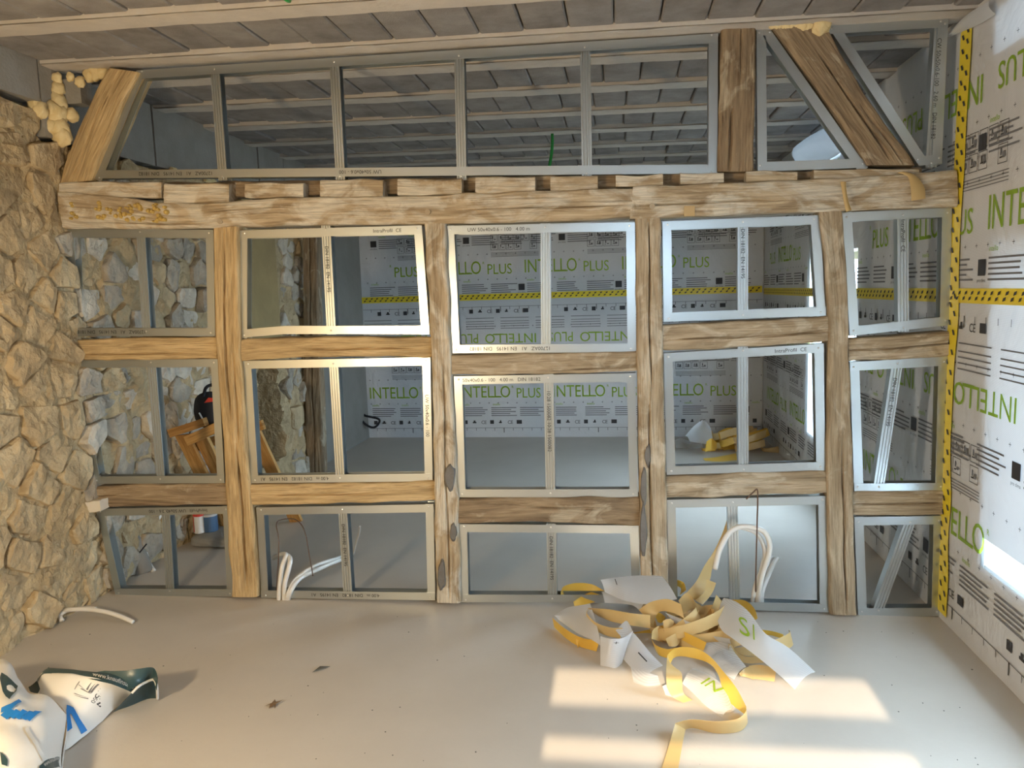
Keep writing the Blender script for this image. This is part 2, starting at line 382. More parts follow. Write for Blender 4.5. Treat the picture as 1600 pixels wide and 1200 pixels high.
for i, p in enumerate(seeds):
    if p[1] < -.02 or p[1] > (2.46 if p[0] < 3.4 else 2.32) or 5.40 < p[0] < 6.02 or p[0] > 6.6: continue
    poly = [(p[0]-.3, p[1]-.25), (p[0]+.3, p[1]-.25), (p[0]+.3, p[1]+.25), (p[0]-.3, p[1]+.25)]
    for j, q in enumerate(seeds):
        if j != i and abs(q[0]-p[0]) < .6 and abs(q[1]-p[1]) < .5: poly = clip(poly, p, q)
    if len(poly) < 3: continue
    near = p[0] < 3.62
    shr = .90 if near else random.uniform(.86, .95)
    ring = []
    for a, b in zip(poly, poly[1:]+poly[:1]):
        for t in (0.05, .35, .68, .95):
            ring.append((a[0]+(b[0]-a[0])*t, a[1]+(b[1]-a[1])*t))
    cx_ = sum(a[0] for a in ring)/len(ring); cy_ = sum(a[1] for a in ring)/len(ring)
    if cy_ < .04: continue
    pro = random.uniform(-.012, .026) if near else random.uniform(-.018, .036)
    tilt = (random.uniform(-.10, .10), random.uniform(-.12, .12)); sd = random.uniform(0, 99)
    vs = []; n = len(ring)
    for k_, (s_, h_) in enumerate(((1.0, -.06), (.98, pro-.014), (.92, pro-.002), (.5, pro+.003))):
        for a in ring:
            s2 = s_*shr*(1+.20*noise.noise((a[0]*12, a[1]*12, sd)))
            yy = cx_+(a[0]-cx_)*s2; zz = max(cy_+(a[1]-cy_)*s2, .0)
            xx = base_x(cx_, cy_) + h_ + (tilt[0]*(yy-cx_)+tilt[1]*(zz-cy_) + .017*noise.noise((yy*15, zz*15, sd)) if k_ else 0)
            vs.append((xx, yy, zz))
    vs.append((base_x(cx_, cy_)+pro+.006*random.uniform(-1, 1), cx_, cy_))
    fs = [(k_*n+i_, k_*n+(i_+1) % n, (k_+1)*n+(i_+1) % n, (k_+1)*n+i_) for k_ in range(3) for i_ in range(n)]
    fs += [(3*n+i_, 3*n+(i_+1) % n, 4*n) for i_ in range(n)]
    mm = M['stone'] if near else random.choice([M['stoneg'], M['stoneg'], M['stonew'], M['stone']])
    MB().add(vs, fs).build('stone', mm, wl)
# concrete blocks along the wall head
for i in range(16):
    y0 = 1.2+i*.46
    if y0 > 7.6: break
    z0 = 2.52 if y0 < 3.5 else 2.36
    MB().box((XL-.25, y0+.006, z0), (XL+random.uniform(-.005, .012), y0+.454, 2.78)).build('concrete_block', M['conc'], wl)
MB().box((XL-.08, 5.44, 1.12), (XL+.02, 5.96, 2.36)).build('ochre_plaster_patch', M['ochre'], wl)
MB().box((XL-.08, 6.74, 0), (XL+.03, 8.0, 2.36)).build('grey_plaster_patch', M['grey'], wl)
# foam bead under the concrete in the back room
bead = [(XL+.03+.01*random.random(), 4.55+i*.035, 2.345+random.uniform(-.012, .012)) for i in range(58) if not 14 < i < 18]
mbf = MB()
for b_ in bead:
    r_ = random.uniform(.006, .016)
    if r_ > .008: mbf.tube([Vector(b_)+Vector((0, -.022, 0)), b_, Vector(b_)+Vector((0, .022, 0))], r_, 6)
mbf.build('foam_bead', M['foam'], wl)

# ---------------------------------------------------------------- printed membranes
def ripple(s, z, k):
    return .006*noise.noise((s*2.2, z*.7, k)) + .003*noise.noise((s*7, z*1.5, k+5))
def right_pt(s, z, o=0.0):      # s runs from the far end towards the viewer:  Y = 8 - s
    return (WX - .004 - abs(ripple(s, z, 1)) - o, 8.0-s, z)
def far_pt(s, z, o=0.0):        # s = X + 3
    return (s-3.0, 8.0 - .004 - abs(ripple(s, z, 8)) - o, z)

def print_sheet(fn, s0, s1, root, grey, ink, phase, tape_rows=(), skip=None):
    """the repeated print of the sheet: big green words, small text lines, icons, rulers, crosses"""
    ok = lambda s, z: skip is None or not skip(s, z)
    def T(mb, t, s, z, h, rot=False, width=None, o=.004):
        w_ = text_data(t)[2]*h if width is None else width
        if not (s0 < s and s+w_ < s1): return
        if not ok(s+w_/2, z): return
        if rot: mb.text(t, lambda a, b: fn(s+w_-a, z-b, o), h, width=w_)
        else: mb.text(t, lambda a, b: fn(s+a, z+b, o), h, width=w_)
    def R(mb, s, z, w_, h, o=.0045):
        if s0 < s and s+w_ < s1 and ok(s+w_/2, z): 
            n = max(1, int(w_/.15))
            for i in range(n):
                a, b = s+w_*i/n, s+w_*(i+1)/n
                mb.quad(fn(a, z, o), fn(b, z, o), fn(b, z+h, o), fn(a, z+h, o))
    def W_(t, *a, bar=None, **k):
        green = MB(); T(green, t, *a, **k)
        if green.v and bar: R(green, *bar)
        if green.v: green.build('green_word', M['green'], root)
    green = MB()
    def words(z, ph, rot, big=.135):
        s = s0 - 1.2 + ph
        while s < s1:
            if not rot:
                W_('INTELLO', s, z, big, False, .54, bar=(s+.335, z, .11, .014))
                T(green, 'R', s+.56, z+.10, .025); W_('PLUS', s+.61, z-.005, .105, False, .255)
            else:
                W_('INTELLO', s+.40, z+.12, big*.9, True, .54, bar=(s+.40+.085, z+.108, .11, .014))
                W_('PLUS', s+.07, z+.125, .10, True, .255)
            # crosses
            for k in range(10):
                for dz in (.20, -.06):
                    R(ink, s+k*.1, z+dz, .018, .0025); R(ink, s+k*.1+.008, z+dz-.008, .0025, .018)
            # small print blocks + logo
            for b_ in range(3):
                for l in range(5):
                    R(grey, s+.02+b_*.31, z-.115-l*.021, random.uniform(.18, .28), .008)
            T(green, 'intello', s+.02, z-.085, .022); T(green, 'intello', s+.35, z-.085, .022)
            R(ink, s+.93, z-.18, .065, .065); T(ink, 'pro clima', s+.925, z-.205, .014)
            s += 1.0
    def ruler(z, ph):
        R(ink, s0+.01, z, s1-s0-.02, .003)
        s = s0
        k = 0
        while s < s1:
            R(ink, s, z-(.05 if k % 5 == 0 else .028), .004 if k % 5 else .007, .05 if k % 5 == 0 else .028); s += .1; k += 1
    def icons(z, ph, size=.045):
        s = s0 - 1 + ph
        while s < s1:
            for k, wd in enumerate((.05, .04, .06, .05, .03, .055, .07)):
                c = s+k*.095
                if k % 3 == 0:
                    R(ink, c, z, wd*.8, size*.9)
                elif k % 3 == 1:
                    R(ink, c, z+.008, wd, size*.3); R(ink, c+.01, z+.02, wd*.5, size*.4)
                else:
                    T(ink, 'C', c, z, size*.8); T(ink, 'E', c+.035, z, size*.8)
            s += 1.0
    def icon_boxes(z, ph):
        s = s0 - 1 + ph
        while s < s1:
            for r_ in range(2):
                for k in range(6):
                    if r_ == 1 and k == 4: continue
                    c, zz, a = s+k*.082, z-r_*.085, .07
                    for q in ((c, zz, a, .003), (c, zz+a, a, .003), (c, zz, .003, a), (c+a, zz, .003, a+.003)): R(ink, *q)
                    rr = random.random()
                    R(ink, c+.014, zz+.014+.01*rr, .042*rr+.006, .006); R(ink, c+.02, zz+.03, .008, .026); R(grey, c+.036, zz+.02, .02, .03*rr+.006)
                    if r_ == 0 and k == 1: T(ink, '6', c+.022, zz+.03, .03)
            for l in range(4): R(grey, s, z-.115-l*.013, .5, .004)
            s += 1.0
    words(1.735, phase[0], False); words(2.23, phase[1], True, .125); words(.985, phase[2], True, .11); words(.43, phase[3], False, .125); phase = phase[0]
    icon_boxes(2.06, phase+.45); icon_boxes(.79, phase+.33)
    ruler(1.39, 0); ruler(.10, .1); icons(1.325, phase+.2); icons(.145, phase+.1)
    for z0 in (1.235, 1.21, 1.185, 1.16, 1.30-.03):
        s = s0
        while s < s1: R(grey, s+.02, z0, .3, .006); s += .37
    for q, nm, mm in ((green, 'small_green_print', 'green'), (grey, 'small_print', 'inkg'), (ink, 'black_print', 'ink')):
        tag(q.build(nm, M[mm], root), kind='stuff')

def tape_mesh(fn, s0, s1, z0, z1, n=40):
    t, d = MB(), MB()
    t.grid(lambda u, v: fn(s0+(s1-s0)*u, z0+(z1-z0)*v, .006), n, 2)
    s = s0+.02
    while s < s1-.05:
        h = z1-z0; a = s
        for q, zz in ((0, .18), (.02, .55)):
            d.quad(fn(a+q, z0+h*zz, .0085), fn(a+q+.020, z0+h*(zz+.08), .0085), fn(a+q+.026, z0+h*(zz+.30), .0085), fn(a+q+.006, z0+h*(zz+.22), .0085))
        s += .058
    return t, d

def in_gap(s, z):     # loose lower edge and open end of the sheet over the near window
    y = 8.0-s
    return (5.25 < y < 6.2 and 2.385 < z < 2.55) or (y < 3.24 and .38 < z < .50 + .02*(3.24-y)) or (y < 2.35 and .38 < z < 1.69) or (4.95 < y < 6.22 and .38 < z < 1.75)
mem = MB(); gs = np.linspace(0, 9.7, 260); gz = sorted(set(np.round(np.concatenate([np.linspace(0, 2.62, 42), [.37, .385, .505, 1.69, 1.75, 2.38, 2.4, 2.55]]), 3)))
idx = {}
for i, s in enumerate(gs):
    for j, z in enumerate(gz): idx[i, j] = len(mem.v); mem.v.append(right_pt(s, z))
for i in range(len(gs)-1):
    for j in range(len(gz)-1):
        if in_gap((gs[i]+gs[i+1])/2, (gz[j]+gz[j+1])/2): continue
        mem.f.append((idx[i, j], idx[i+1, j], idx[i+1, j+1], idx[i, j+1])); mem.mi.append(0)
rm = empty('vapour_membrane', 'printed white vapour membrane stapled over the right-hand wall and its windows', 'membrane', 'printed membranes')
mem.build('sheet', M['memb'], rm, smooth=True)
gy, ik = MB(), MB()
print_sheet(right_pt, 0.02, 5.9, rm, gy, ik, (.88, .84, .23, .43), skip=in_gap)
t, d = tape_mesh(right_pt, .02, 6.2, 1.443, 1.505, 90); o = t.build('adhesive_tape', M['tape'], rm); tag(d.build('tape_print', M['ink'], o), kind='stuff'); tag(o, 'yellow horizontal joint tape with black marks')
# vertical zigzag tape in the corner with the partition
pts = [(1510, 45), (1507, 110), (1502, 180), (1499, 255), (1494, 330), (1491, 420), (1488, 500), (1482, 590), (1478, 680), (1479, 770), (1474, 830), (1474, 900), (1471, 958)]
def on_right(x, y, o=.0):
    dd = ray(x, y); q = Vector((0, 0, EYE)) + dd*((WX-.013-o)/dd.x); return q
cen = spline([on_right(*p) for p in pts], 70); tv, dv = MB(), MB()
hw = .05
tv.grid(lambda u, v: (cen[int(u*70)].x, cen[int(u*70)].y+(.5-v)*2*hw*(1+.25*noise.noise((u*9, v, 3))), cen[int(u*70)].z), 70, 2)
for i in range(0, 69, 1):
    c = cen[i]; yy = c.y + (.02 if i % 2 else -.022)
    dv.quad((c.x-.003, yy+.014, c.z), (c.x-.003, yy-.002, c.z), (c.x-.003, yy-.014, c.z-.022), (c.x-.003, yy+.002, c.z-.022))
o = tv.build('adhesive_tape', M['tape'], rm); tag(dv.build('tape_print', M['ink'], o), kind='stuff'); tag(o, 'yellow vertical corner tape with black marks')
fm = empty('vapour_membrane', 'dim printed membrane covering the far wall of the back room', 'membrane', 'printed membranes')
MB().grid(lambda u, v: far_pt(.27+u*4.17, v*2.62), 120, 30).build('sheet', M['memb'], fm, smooth=True)
gy, ik = MB(), MB()
print_sheet(far_pt, .28, 4.44, fm, gy, ik, (.97, .4, .13, .24))
t, d = tape_mesh(far_pt, .285, 4.43, 1.462, 1.527, 60); o = t.build('adhesive_tape', M['tape'], fm); tag(d.build('tape_print', M['ink'], o), kind='stuff'); tag(o, 'yellow horizontal joint tape with black marks')
# bulging membrane over the high openings
def bulge(u, v):
    y = 6.22-.98*u; a = math.sin(math.pi*min(1, u*1.0)); prof = math.sin(math.pi*v)**.7
    return (WX-.02-.20*prof*a**.6, y, 2.37+.20*v+.01*noise.noise((y*5, v*3, 1)))
bo = tag(MB().grid(bulge, 26, 12).build('membrane_bulge', M['bulge'], smooth=True), 'backlit white membrane bulging below the ceiling in the back room', 'membrane')
ft = MB(); 
fold = [[(1482, 56, 0), (1495, 38, 0), (1515, 20, 0), (1545, 2, 0)], [(1484, 58, 0), (1502, 50, 0), (1530, 38, 0), (1556, 22, 0)]]
fa = spline([on_right(*p[:2], .03) for p in fold[0]], 14); fb = spline([on_right(*p[:2], .012) for p in fold[1]], 14)
ft.grid(lambda u, v: fa[int(u*14)].lerp(fb[int(u*14)], v) + Vector((-.01*math.sin(math.pi*v), 0, 0)), 14, 5)
tag(ft.build('membrane_flap', M['scrap'], smooth=True), 'folded paper-white membrane flap in the upper right ceiling corner', 'membrane')

# ================================================================== PARTITION
YF = 3.613
def timber(name, A, B, yf, depth, m_, label, cat='beam', group=None, cracks=(), n=None, rough=1.0, parent=None, seed=0):
    """a hewn timber: A and B are its two long edges as photo pixels on the plane yf"""
    A = [P(x, y, yf) for x, y in A]; B = [P(x, y, yf) for x, y in B]
    L = sum((b-a).length for a, b in zip(A, A[1:])); n = n or max(10, int(L/.03))
    sm = lambda q: spline(resample(q, max(4, int(n/6))), n) if len(q) > 2 else resample(q, n)
    A, B = sm(A), sm(B)
    nf = 27
    vs = []; uv = []
    for i in range(n+1):
        a, b = A[i], B[i]; wv = b-a; W = wv.length; wd = wv.normalized(); u = L*i/n
        e = min(.012, W*.12)
        sec = []
        for k in range(nf):
            t = k/(nf-1); off = e*(1-math.sqrt(max(0, 1-max(0, (abs(t-.5)-.38)/.12)**2)))
            sec.append((t*W, off, t*W))
        for q in (.25, .6, 1.0): sec.append((W*(1-.01), e+(depth-e)*q, W+q*depth))
        for q in (.66, .33, 0): sec.append((W*q*.98+.01*W, depth, W+depth+(1-q)*W))
        for q in (.6, .25): sec.append((W*.01, e+(depth-e)*q, 2*W+depth+(1-q)*depth))
        for k, (s_, y_, v_) in enumerate(sec):
            p = a + wd*s_ + Vector((0, y_, 0))
            nz_ = .0075*noise.noise((u*4+seed*7, v_*9, seed)) + .0035*noise.noise((u*9, v_*55, seed+3))
            edge = .009*noise.noise((u*7, seed*3+(1 if k < nf/2 else 9), 2))
            if k < nf:
                d_ = nz_*rough
                for (v0, u0, u1, dp) in cracks:
                    ru = u/L
                    if u0 <= ru <= u1:
                        vc = v0 + .06*noise.noise((u*3, seed, v0*10)); q = abs(k/(nf-1)-vc)*(nf-1)
                        if q < 1.1: d_ += 1.5*dp*(1-q/1.1)*min(1, (ru-u0)*12, (u1-ru)*12)
                p = p + Vector((0, d_, 0)) + wd*(edge*max(0, 1-min(k, nf-1-k)/5))
            else: p = p + wd*(nz_*.8)
            vs.append(p); uv.append((u, v_))
    ns = nf+8
    fs = [(i*ns+k, i*ns+(k+1) % ns, (i+1)*ns+(k+1) % ns, (i+1)*ns+k) for i in range(n) for k in range(ns)]
    fs = [f[::-1] for f in fs]
    fs += [tuple(range(ns)), tuple(n*ns+k for k in range(ns))[::-1]]
    o = MB().add(vs, fs).build(name, m_, parent, smooth=False, uv=uv)
    return tag(o, label, cat, group) if label else o

M['mortar'] = mat('grey_mortar', (.20,.19,.175), .95, noise_=(14, 6, .3), alt=(.13,.12,.11), bump=(40, .6))
def patch(parent, x, y, w_, h_, sd):
    vs = [P(x, y, 3.571)]
    for q, yy in ((.75, 3.571), (1.0, 3.592)):
        for k in range(22):
            a = k*2*math.pi/22; r_ = q*(1+.35*noise.noise((math.cos(a)*1.5+sd, math.sin(a)*1.5, sd)))
            vs.append(P(x+math.cos(a)*w_*r_, y+math.sin(a)*h_*r_, yy))
    fs = [(0, 1+(k+1) % 22, 1+k) for k in range(22)] + [(1+k, 1+(k+1) % 22, 23+(k+1) % 22, 23+k) for k in range(22)]
    MB().add(vs, fs).build('mortar_patch', M['mortar'], parent)
PG = 'oak posts of the partition'
timber('timber_post', [(332,352),(333,450),(337,560),(345,650),(352,780),(357,860),(362,933)], [(371,352),(373,500),(380,640),(388,755),(394,800),(399,870),(403,933)], 3.585, .14, M['woodw'], 'tan oak post nearest the stone wall, split down its middle', 'post', PG, [(.42, .0, .5, .022), (.62, .55, .98, .03), (.7, .3, .6, .01)], seed=1)
p2_ = timber('timber_post', [(662,346),(668,450),(674,560),(677,700),(678,790),(682,942)], [(695,346),(702,500),(706,620),(712,720),(716,820),(720,942)], 3.585, .14, M['woodp'], 'oak post with flaking pale limewash, second from the left', 'post', PG, [(.55, .35, .98, .016)], seed=2)
p3_ = timber('timber_post', [(993,334),(994,450),(995,560),(998,700),(999,800),(1003,952)], [(1031,334),(1035,450),(1036,550),(1040,700),(1043,830),(1045,952)], 3.585, .14, M['woodg'], 'cracked oak post standing behind the heap of paper strips', 'post', PG, [(.52, .0, .45, .02), (.42, .45, .98, .018)], seed=3)
timber('timber_post', [(1281,326),(1290,420),(1296,500),(1294,600),(1292,740),(1294,850),(1297,960)], [(1316,326),(1325,430),(1327,540),(1331,640),(1334,780),(1337,900),(1340,962)], 3.585, .14, M['woodg'], 'grey-brown oak post nearest the printed membrane on the right', 'post', PG, [(.62, .55, 1.0, .02)], seed=4)
for a_ in ((703,745,9,22,1),(708,832,6,16,2),(690,900,7,26,3)): patch(p2_, *a_)
for a_ in ((1006,760,6,30,4),(1005,830,6,40,5),(1012,712,5,18,6)): patch(p3_, *a_)
RG = 'short oak rails between the posts'
RAILS = [
 ([(104,532),(220,527),(337,527)], [(102,562),(220,563),(339,560)], 'woodw', 'upper rail', 'left bay', [(.75,.1,.8,.01)]),
 ([(122,764),(200,757),(280,757),(352,756)], [(122,793),(200,792),(280,790),(356,790)], 'woodd', 'dark lower rail', 'left bay, one end buried in the stone wall', [(.5,.0,.3,.01)]),
 ([(370,532),(440,527),(520,526),(674,527)], [(370,566),(420,561),(520,557),(676,558)], 'woodw', 'upper rail', 'second bay from the left', [(.6,.35,.9,.012)]),
 ([(386,757),(520,756),(679,752)], [(388,789),(480,789),(580,786),(681,783)], 'woodw', 'lower rail', 'second bay from the left', [(.55,.1,.7,.01)]),
 ([(703,554),(850,552),(997,549)], [(704,586),(850,585),(997,580)], 'woodg', 'upper rail', 'middle bay', [(.8,.6,1,.012)]),
 ([(712,780),(850,778),(999,777)], [(713,819),(850,816),(1000,823)], 'woodd', 'dark brown lower rail', 'middle bay', [(.4,.4,.8,.01)]),
 ([(1032,508),(1080,505),(1180,501),(1295,494)], [(1034,547),(1120,546),(1200,540),(1296,533)], 'woodg', 'wavy upper rail', 'bay second from the right', [(.6,.1,1,.014)]),
 ([(1037,745),(1150,740),(1294,736)], [(1039,779),(1150,776),(1296,771)], 'woodg', 'lower rail', 'bay second from the right', [(.55,.5,.8,.01)]),
 ([(1325,529),(1400,525),(1492,517)], [(1326,565),(1400,562),(1492,556)], 'woodg', 'upper rail', 'right bay against the membrane', [(.5,.0,1,.014)]),
 ([(1332,769),(1400,768),(1480,767)], [(1333,806),(1400,806),(1480,806)], 'woodg', 'lower rail', 'right bay against the membrane', [(.5,.05,.95,.014)])]
for k, (a, b, m_, l1, l2, cr) in enumerate(RAILS):
    timber('timber_rail', a, b, 3.60, .11, M[m_], 'short oak %s of the %s' % (l1, l2), 'rail', RG, cr, seed=10+k)
bl = timber('timber_beam', [(90,298),(180,306),(280,320),(360,315),(400,309),(640,306),(800,299),(988,293)], [(96,357),(200,357),(270,358),(400,353),(600,350),(760,348),(880,345),(988,338)], 3.565, .17, M['woodp'], 'long pale hewn oak beam spanning the left part of the partition', 'beam', None, [(.35,.25,.45,.012), (.55,.7,1,.014), (.8,.05,.3,.012)], seed=30, rough=1.6)
br = timber('timber_beam', [(989,291),(1100,286),(1250,281),(1380,273),(1497,265)], [(984,341),(1040,338),(1200,333),(1320,329),(1400,326),(1497,322)], 3.56, .17, M['woodp'], 'pale oak beam end on the right, butted against the longer beam', 'beam', None, [(.6,.0,.5,.014)], seed=31, rough=1.6)
# pegs
def peg(x, y, parent, Y):
    c = P(x, y, Y); MB().tube([c+Vector((0, .03, 0)), c, c+Vector((0, -.012, -.001))], .013, 9).build('wooden_peg', M['woodg'], parent)
peg(345, 346, bl, 3.57); peg(669, 331, bl, 3.57); peg(1019, 322, br, 3.56)
for x, y in ((1077, 331),):
    MB().box(tuple(P(x-8, y+7, 3.552)), tuple(P(x+8, y-9, 3.575))).build('inlaid_block', M['woodw'], br)
# lichen-like old foam crust on the left end of the beam
cr_ = MB(); random.seed(3)
for i in range(70):
    x, y = random.uniform(108, 262), random.uniform(316, 346); r_ = random.uniform(.006, .014)
    if 120 < x < 145: continue
    c = P(x, y, 3.558); cr_.add([c+Vector((math.cos(a)*r_*q, -h_, math.sin(a)*r_*q)) for q, h_ in ((1, -.01), (.7, .006), (.2, .009)) for a in [k*math.pi/3+i for k in range(6)]],
        [(j*6+k, j*6+(k+1) % 6, (j+1)*6+(k+1) % 6, (j+1)*6+k) for j in range(2) for k in range(6)] + [tuple(12+k for k in range(6))])
cr_.build('foam_crust', mat('ochre_crust', (.66,.45,.13), .9, noise_=(30,5,.3), bump=(60,.8)), bl)
def sliver(A, B, label):
    a = spline([P(x, y, Y) for x, y, Y in A], 16); b = spline([P(x, y, Y) for x, y, Y in B], 16)
    mb_ = MB().grid(lambda u, v: a[int(u*16)].lerp(b[int(u*16)], v)+Vector((0, -.008*math.sin(math.pi*v), 0)), 16, 4)
    tag(mb_.build('wood_sliver', M['strip'], smooth=True), label, 'sliver', 'curled slivers on the right beam end')
sliver([(1313,284,3.548),(1316,300,3.53),(1319,318,3.52),(1322,331,3.51)], [(1322,284,3.55),(1323,300,3.54),(1327,318,3.53),(1331,328,3.52)], 'curled tan sliver hanging on the right beam above the fourth post')
sliver([(1402,270,3.548),(1418,276,3.53),(1423,295,3.51),(1424,314,3.51)], [(1412,268,3.55),(1430,274,3.54),(1444,292,3.53),(1446,310,3.52)], 'wide curled tan sliver near the right end of the beam')
# notched sill above
ns_ = empty('notched_sill_beam', 'notched oak sill lying on the long beam, row of stub blocks with dark gaps', 'beam'); 
timber('sill_core', [(92,288),(500,281),(1000,272),(1440,262)], [(92,312),(500,306),(1000,293),(1440,280)], 3.64, .10, M['woodd'], None, parent=ns_, seed=40)
for k, (x0, x1, yt, yb) in enumerate([(92,252,285,309),(256,358,286,318),(383,474,286,309),(500,598,281,308),(621,721,279,305),(743,836,276,301),(860,934,275,299),(962,1036,273,292),(1063,1131,270,288),(1166,1246,268,285),(1272,1436,265,282)]):
    timber('stub_block', [(x0,yt),((x0+x1)/2,yt+random.uniform(-1.5,1.5)),(x1,yt-.5)], [(x0,yb),((x0+x1)/2,yb),(x1,yb-.5)], 3.575, .085, M['woodp'], None, parent=ns_, seed=41+k)
timber('timber_brace', [(168,106),(132,175),(108,232),(90,288)], [(214,112),(190,160),(165,225),(140,282)], 3.585, .14, M['woodw'], 'leaning oak brace in the upper left corner beside the foam', 'brace', 'leaning oak braces', [(.4,.3,.9,.008)], seed=60)
timber('timber_post', [(1127,38),(1126,130),(1121,268)], [(1181,34),(1181,130),(1178,268)], 3.585, .14, M['woodd'], 'short dark oak post above the beam, under the ceiling', 'post', None, [(.35,.55,1,.018),(.6,.0,.4,.008)], seed=61)
timber('timber_brace', [(1203,36),(1255,105),(1300,170),(1357,258)], [(1288,36),(1330,110),(1375,180),(1432,258)], 3.585, .14, M['woodd'], 'leaning oak brace above the beam at the upper right', 'brace', 'leaning oak braces', [(.55,.2,.95,.02),(.75,.55,1,.01)], seed=62)
timber('timber_post', [(472,350),(474,560),(480,745)], [(494,350),(499,560),(506,745)], 6.36, .10, M['woodd'], 'dark old post against the stone wall in the back room', 'post', None, [(.5,.0,1,.02)], seed=63)

# ---- steel frames
T = .0012
def channel(mb, A, B, inward, w_, d_, y0, ribs=False, lip=False):
    """a thin U profile from A to B: web on the line A-B, flanges of width w_ along inward, depth d_ along +Y"""
    n = inward.normalized(); Yv = Vector((0, 1, 0))
    outer = [(w_, 0)]
    if ribs:
        for c in (.78, .5, .22): outer += [((c+.07)*w_, 0), ((c+.03)*w_, .0035), ((c-.03)*w_, .0035), ((c-.07)*w_, 0)]
    outer += [(0, 0), (0, d_), (w_, d_)]
    inner = [(w_, d_-T), (T, d_-T), (T, T)] + ([(w_, T)] if not ribs else [(w_, T+.0035)])
    if ribs: inner[2] = (T, T+.0035)
    sec = outer + inner; k = len(sec)
    vs = [q + n*a + Yv*(y0+b-q.y) for q in (A, B) for a, b in sec]
    fs = [(i, (i+1) % k, k+(i+1) % k, k+i) for i in range(k)]
    mb.add(vs, fs)
def screw(parent, p):
    n = 8; vs = [p+Vector((math.cos(a)*r_, y_, math.sin(a)*r_)) for r_, y_ in ((.005, 0), (.0042, -.0025), (.0018, -.0032)) for a in [q*2*math.pi/n for q in range(n)]]
    MB().add(vs, [(j*n+i, j*n+(i+1) % n, (j+1)*n+(i+1) % n, (j+1)*n+i) for j in range(2) for i in range(n)]+[tuple(2*n+i for i in range(n))]).build('screw', M['screw'], parent)
def frame(label, quad, studs, stamps=(), m_='steel', y0=YF, group='steel stud frames set between the timbers', kinkb=None, studdir=1, w_=.04):
    root = empty('steel_frame', label, 'frame', group)
    c = [P(x, y, y0) for x, y in quad]; N = len(c); cen_ = sum(c, Vector())/N
    sides = []
    for i in range(N):
        a, b = c[i], c[(i+1) % N]
        dv_ = (b-a).normalized(); nn = Vector((0, 1, 0)).cross(dv_); nn = nn if nn.dot(cen_-a) > 0 else -nn
        horiz = abs(dv_.x) > .8
        mb = MB(); yy = y0 if horiz else y0+.0016
        if horiz and kinkb and i == 2:
            k_ = P(*kinkb, y0); channel(mb, a, k_, nn, w_, .05, yy); channel(mb, k_, b, nn, w_, .05, yy)
        else: channel(mb, a, b, nn, w_, .05, yy)
        sides.append((mb.build('track', M[m_], root), a, b, dv_, nn, yy))
    for (x1, y1, x2, y2) in studs:
        a, b = P(x1, y1, y0), P(x2, y2, y0); dv_ = (b-a).normalized(); nn = Vector((0, 1, 0)).cross(dv_); nn = nn if nn.x*studdir > 0 else -nn
        mb = MB(); ww = .046
        channel(mb, a-nn*ww/2-dv_*.03, b-nn*ww/2+dv_*.03, nn, ww, .048, y0+.003, ribs=True)
        st = mb.build('stud', M[m_], root)
        for q in (a-dv_*.012, b+dv_*.012): screw(root, Vector((q.x, y0-.0005, q.z)))
        sides.append((st, a, b, dv_, nn, y0+.002))
    for i in range(N):
        q = c[i] + (cen_-c[i]).normalized()*.028; screw(root, Vector((q.x, y0-.0005, q.z)))
    for (si, txt, f0, rot) in stamps:
        ob, a, b, dv_, nn, yy = sides[si]; Lg = (b-a).length; h = .017
        tw = min(text_data(txt)[2]*h, Lg*.8); dd = dv_ if (dv_.x > 0 or abs(dv_.x) < .3) else -dv_
        up = Vector((0, -1, 0)).cross(dd); up = up if up.z > 0 or abs(up.z) < .2 else -up
        up = dd.cross(Vector((0, -1, 0))) * -1
        if si >= N: org = (a if dd.dot(b-a) > 0 else b) + nn*0 - up*h*.5
        else: org = (a if dd.dot(b-a) > 0 else b) + nn*w_*.5 - up*h*.5
        org = org + dd*f0*Lg; org.y = yy-.0012
        mt = MB()
        if rot: mt.text(txt, lambda p_, q_: org + dd*(tw-p_) + up*(h-q_), h, width=tw)
        else: mt.text(txt, lambda p_, q_: org + dd*p_ + up*q_, h, width=tw)
        tag(mt.build('stamped_print', M['ink'], ob), kind='stuff')
    return root
ST = STAMPS
F = lambda row, bay: 'galvanised steel stud frame, %s row, %s bay below the beam' % (row, bay)
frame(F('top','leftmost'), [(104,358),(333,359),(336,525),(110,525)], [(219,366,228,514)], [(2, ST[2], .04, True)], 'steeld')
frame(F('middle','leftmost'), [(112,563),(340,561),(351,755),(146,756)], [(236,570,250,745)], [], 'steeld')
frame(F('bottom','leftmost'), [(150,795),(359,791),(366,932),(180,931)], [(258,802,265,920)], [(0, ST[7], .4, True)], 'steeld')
frame(F('top','second'), [(374,360),(659,352),(671,522),(374,528)], [(509,362,517,513)], [(0, ST[3], .74, False), (4, ST[5], .15, False)], kinkb=(444,522))
frame(F('middle','second'), [(380,564),(672,558),(676,752),(392,755)], [(521,572,531,744)], [(2, ST[1], .06, True), (1, ST[0], .3, False)])
frame(F('bottom','second'), [(400,793),(677,788),(680,938),(408,934)], [(535,800,543,927)], [(2, ST[1], .3, True), (4, ST[5], .15, False)])
frame(F('top','middle'), [(696,353),(992,347),(994,550),(706,552)], [(852,359,853,541)], [(0, ST[0]+'   4.00 m', .12, False), (2, ST[2], .1, True)])
frame(F('middle','middle') , [(709,588),(993,583),(997,777),(715,777)], [(857,594,860,767)], [(0, ST[4], .05, False), (4, ST[8], .1, False)])
frame(F('bottom','middle'), [(717,819),(997,821),(1001,942),(720,941)], [(861,828,863,932)], [(4, ST[5], .1, False)])
frame(F('top','fourth'), [(1035,346),(1281,336),(1291,493),(1037,503)], [(1161,351,1161,488)], [(4, ST[5], .05, False)])
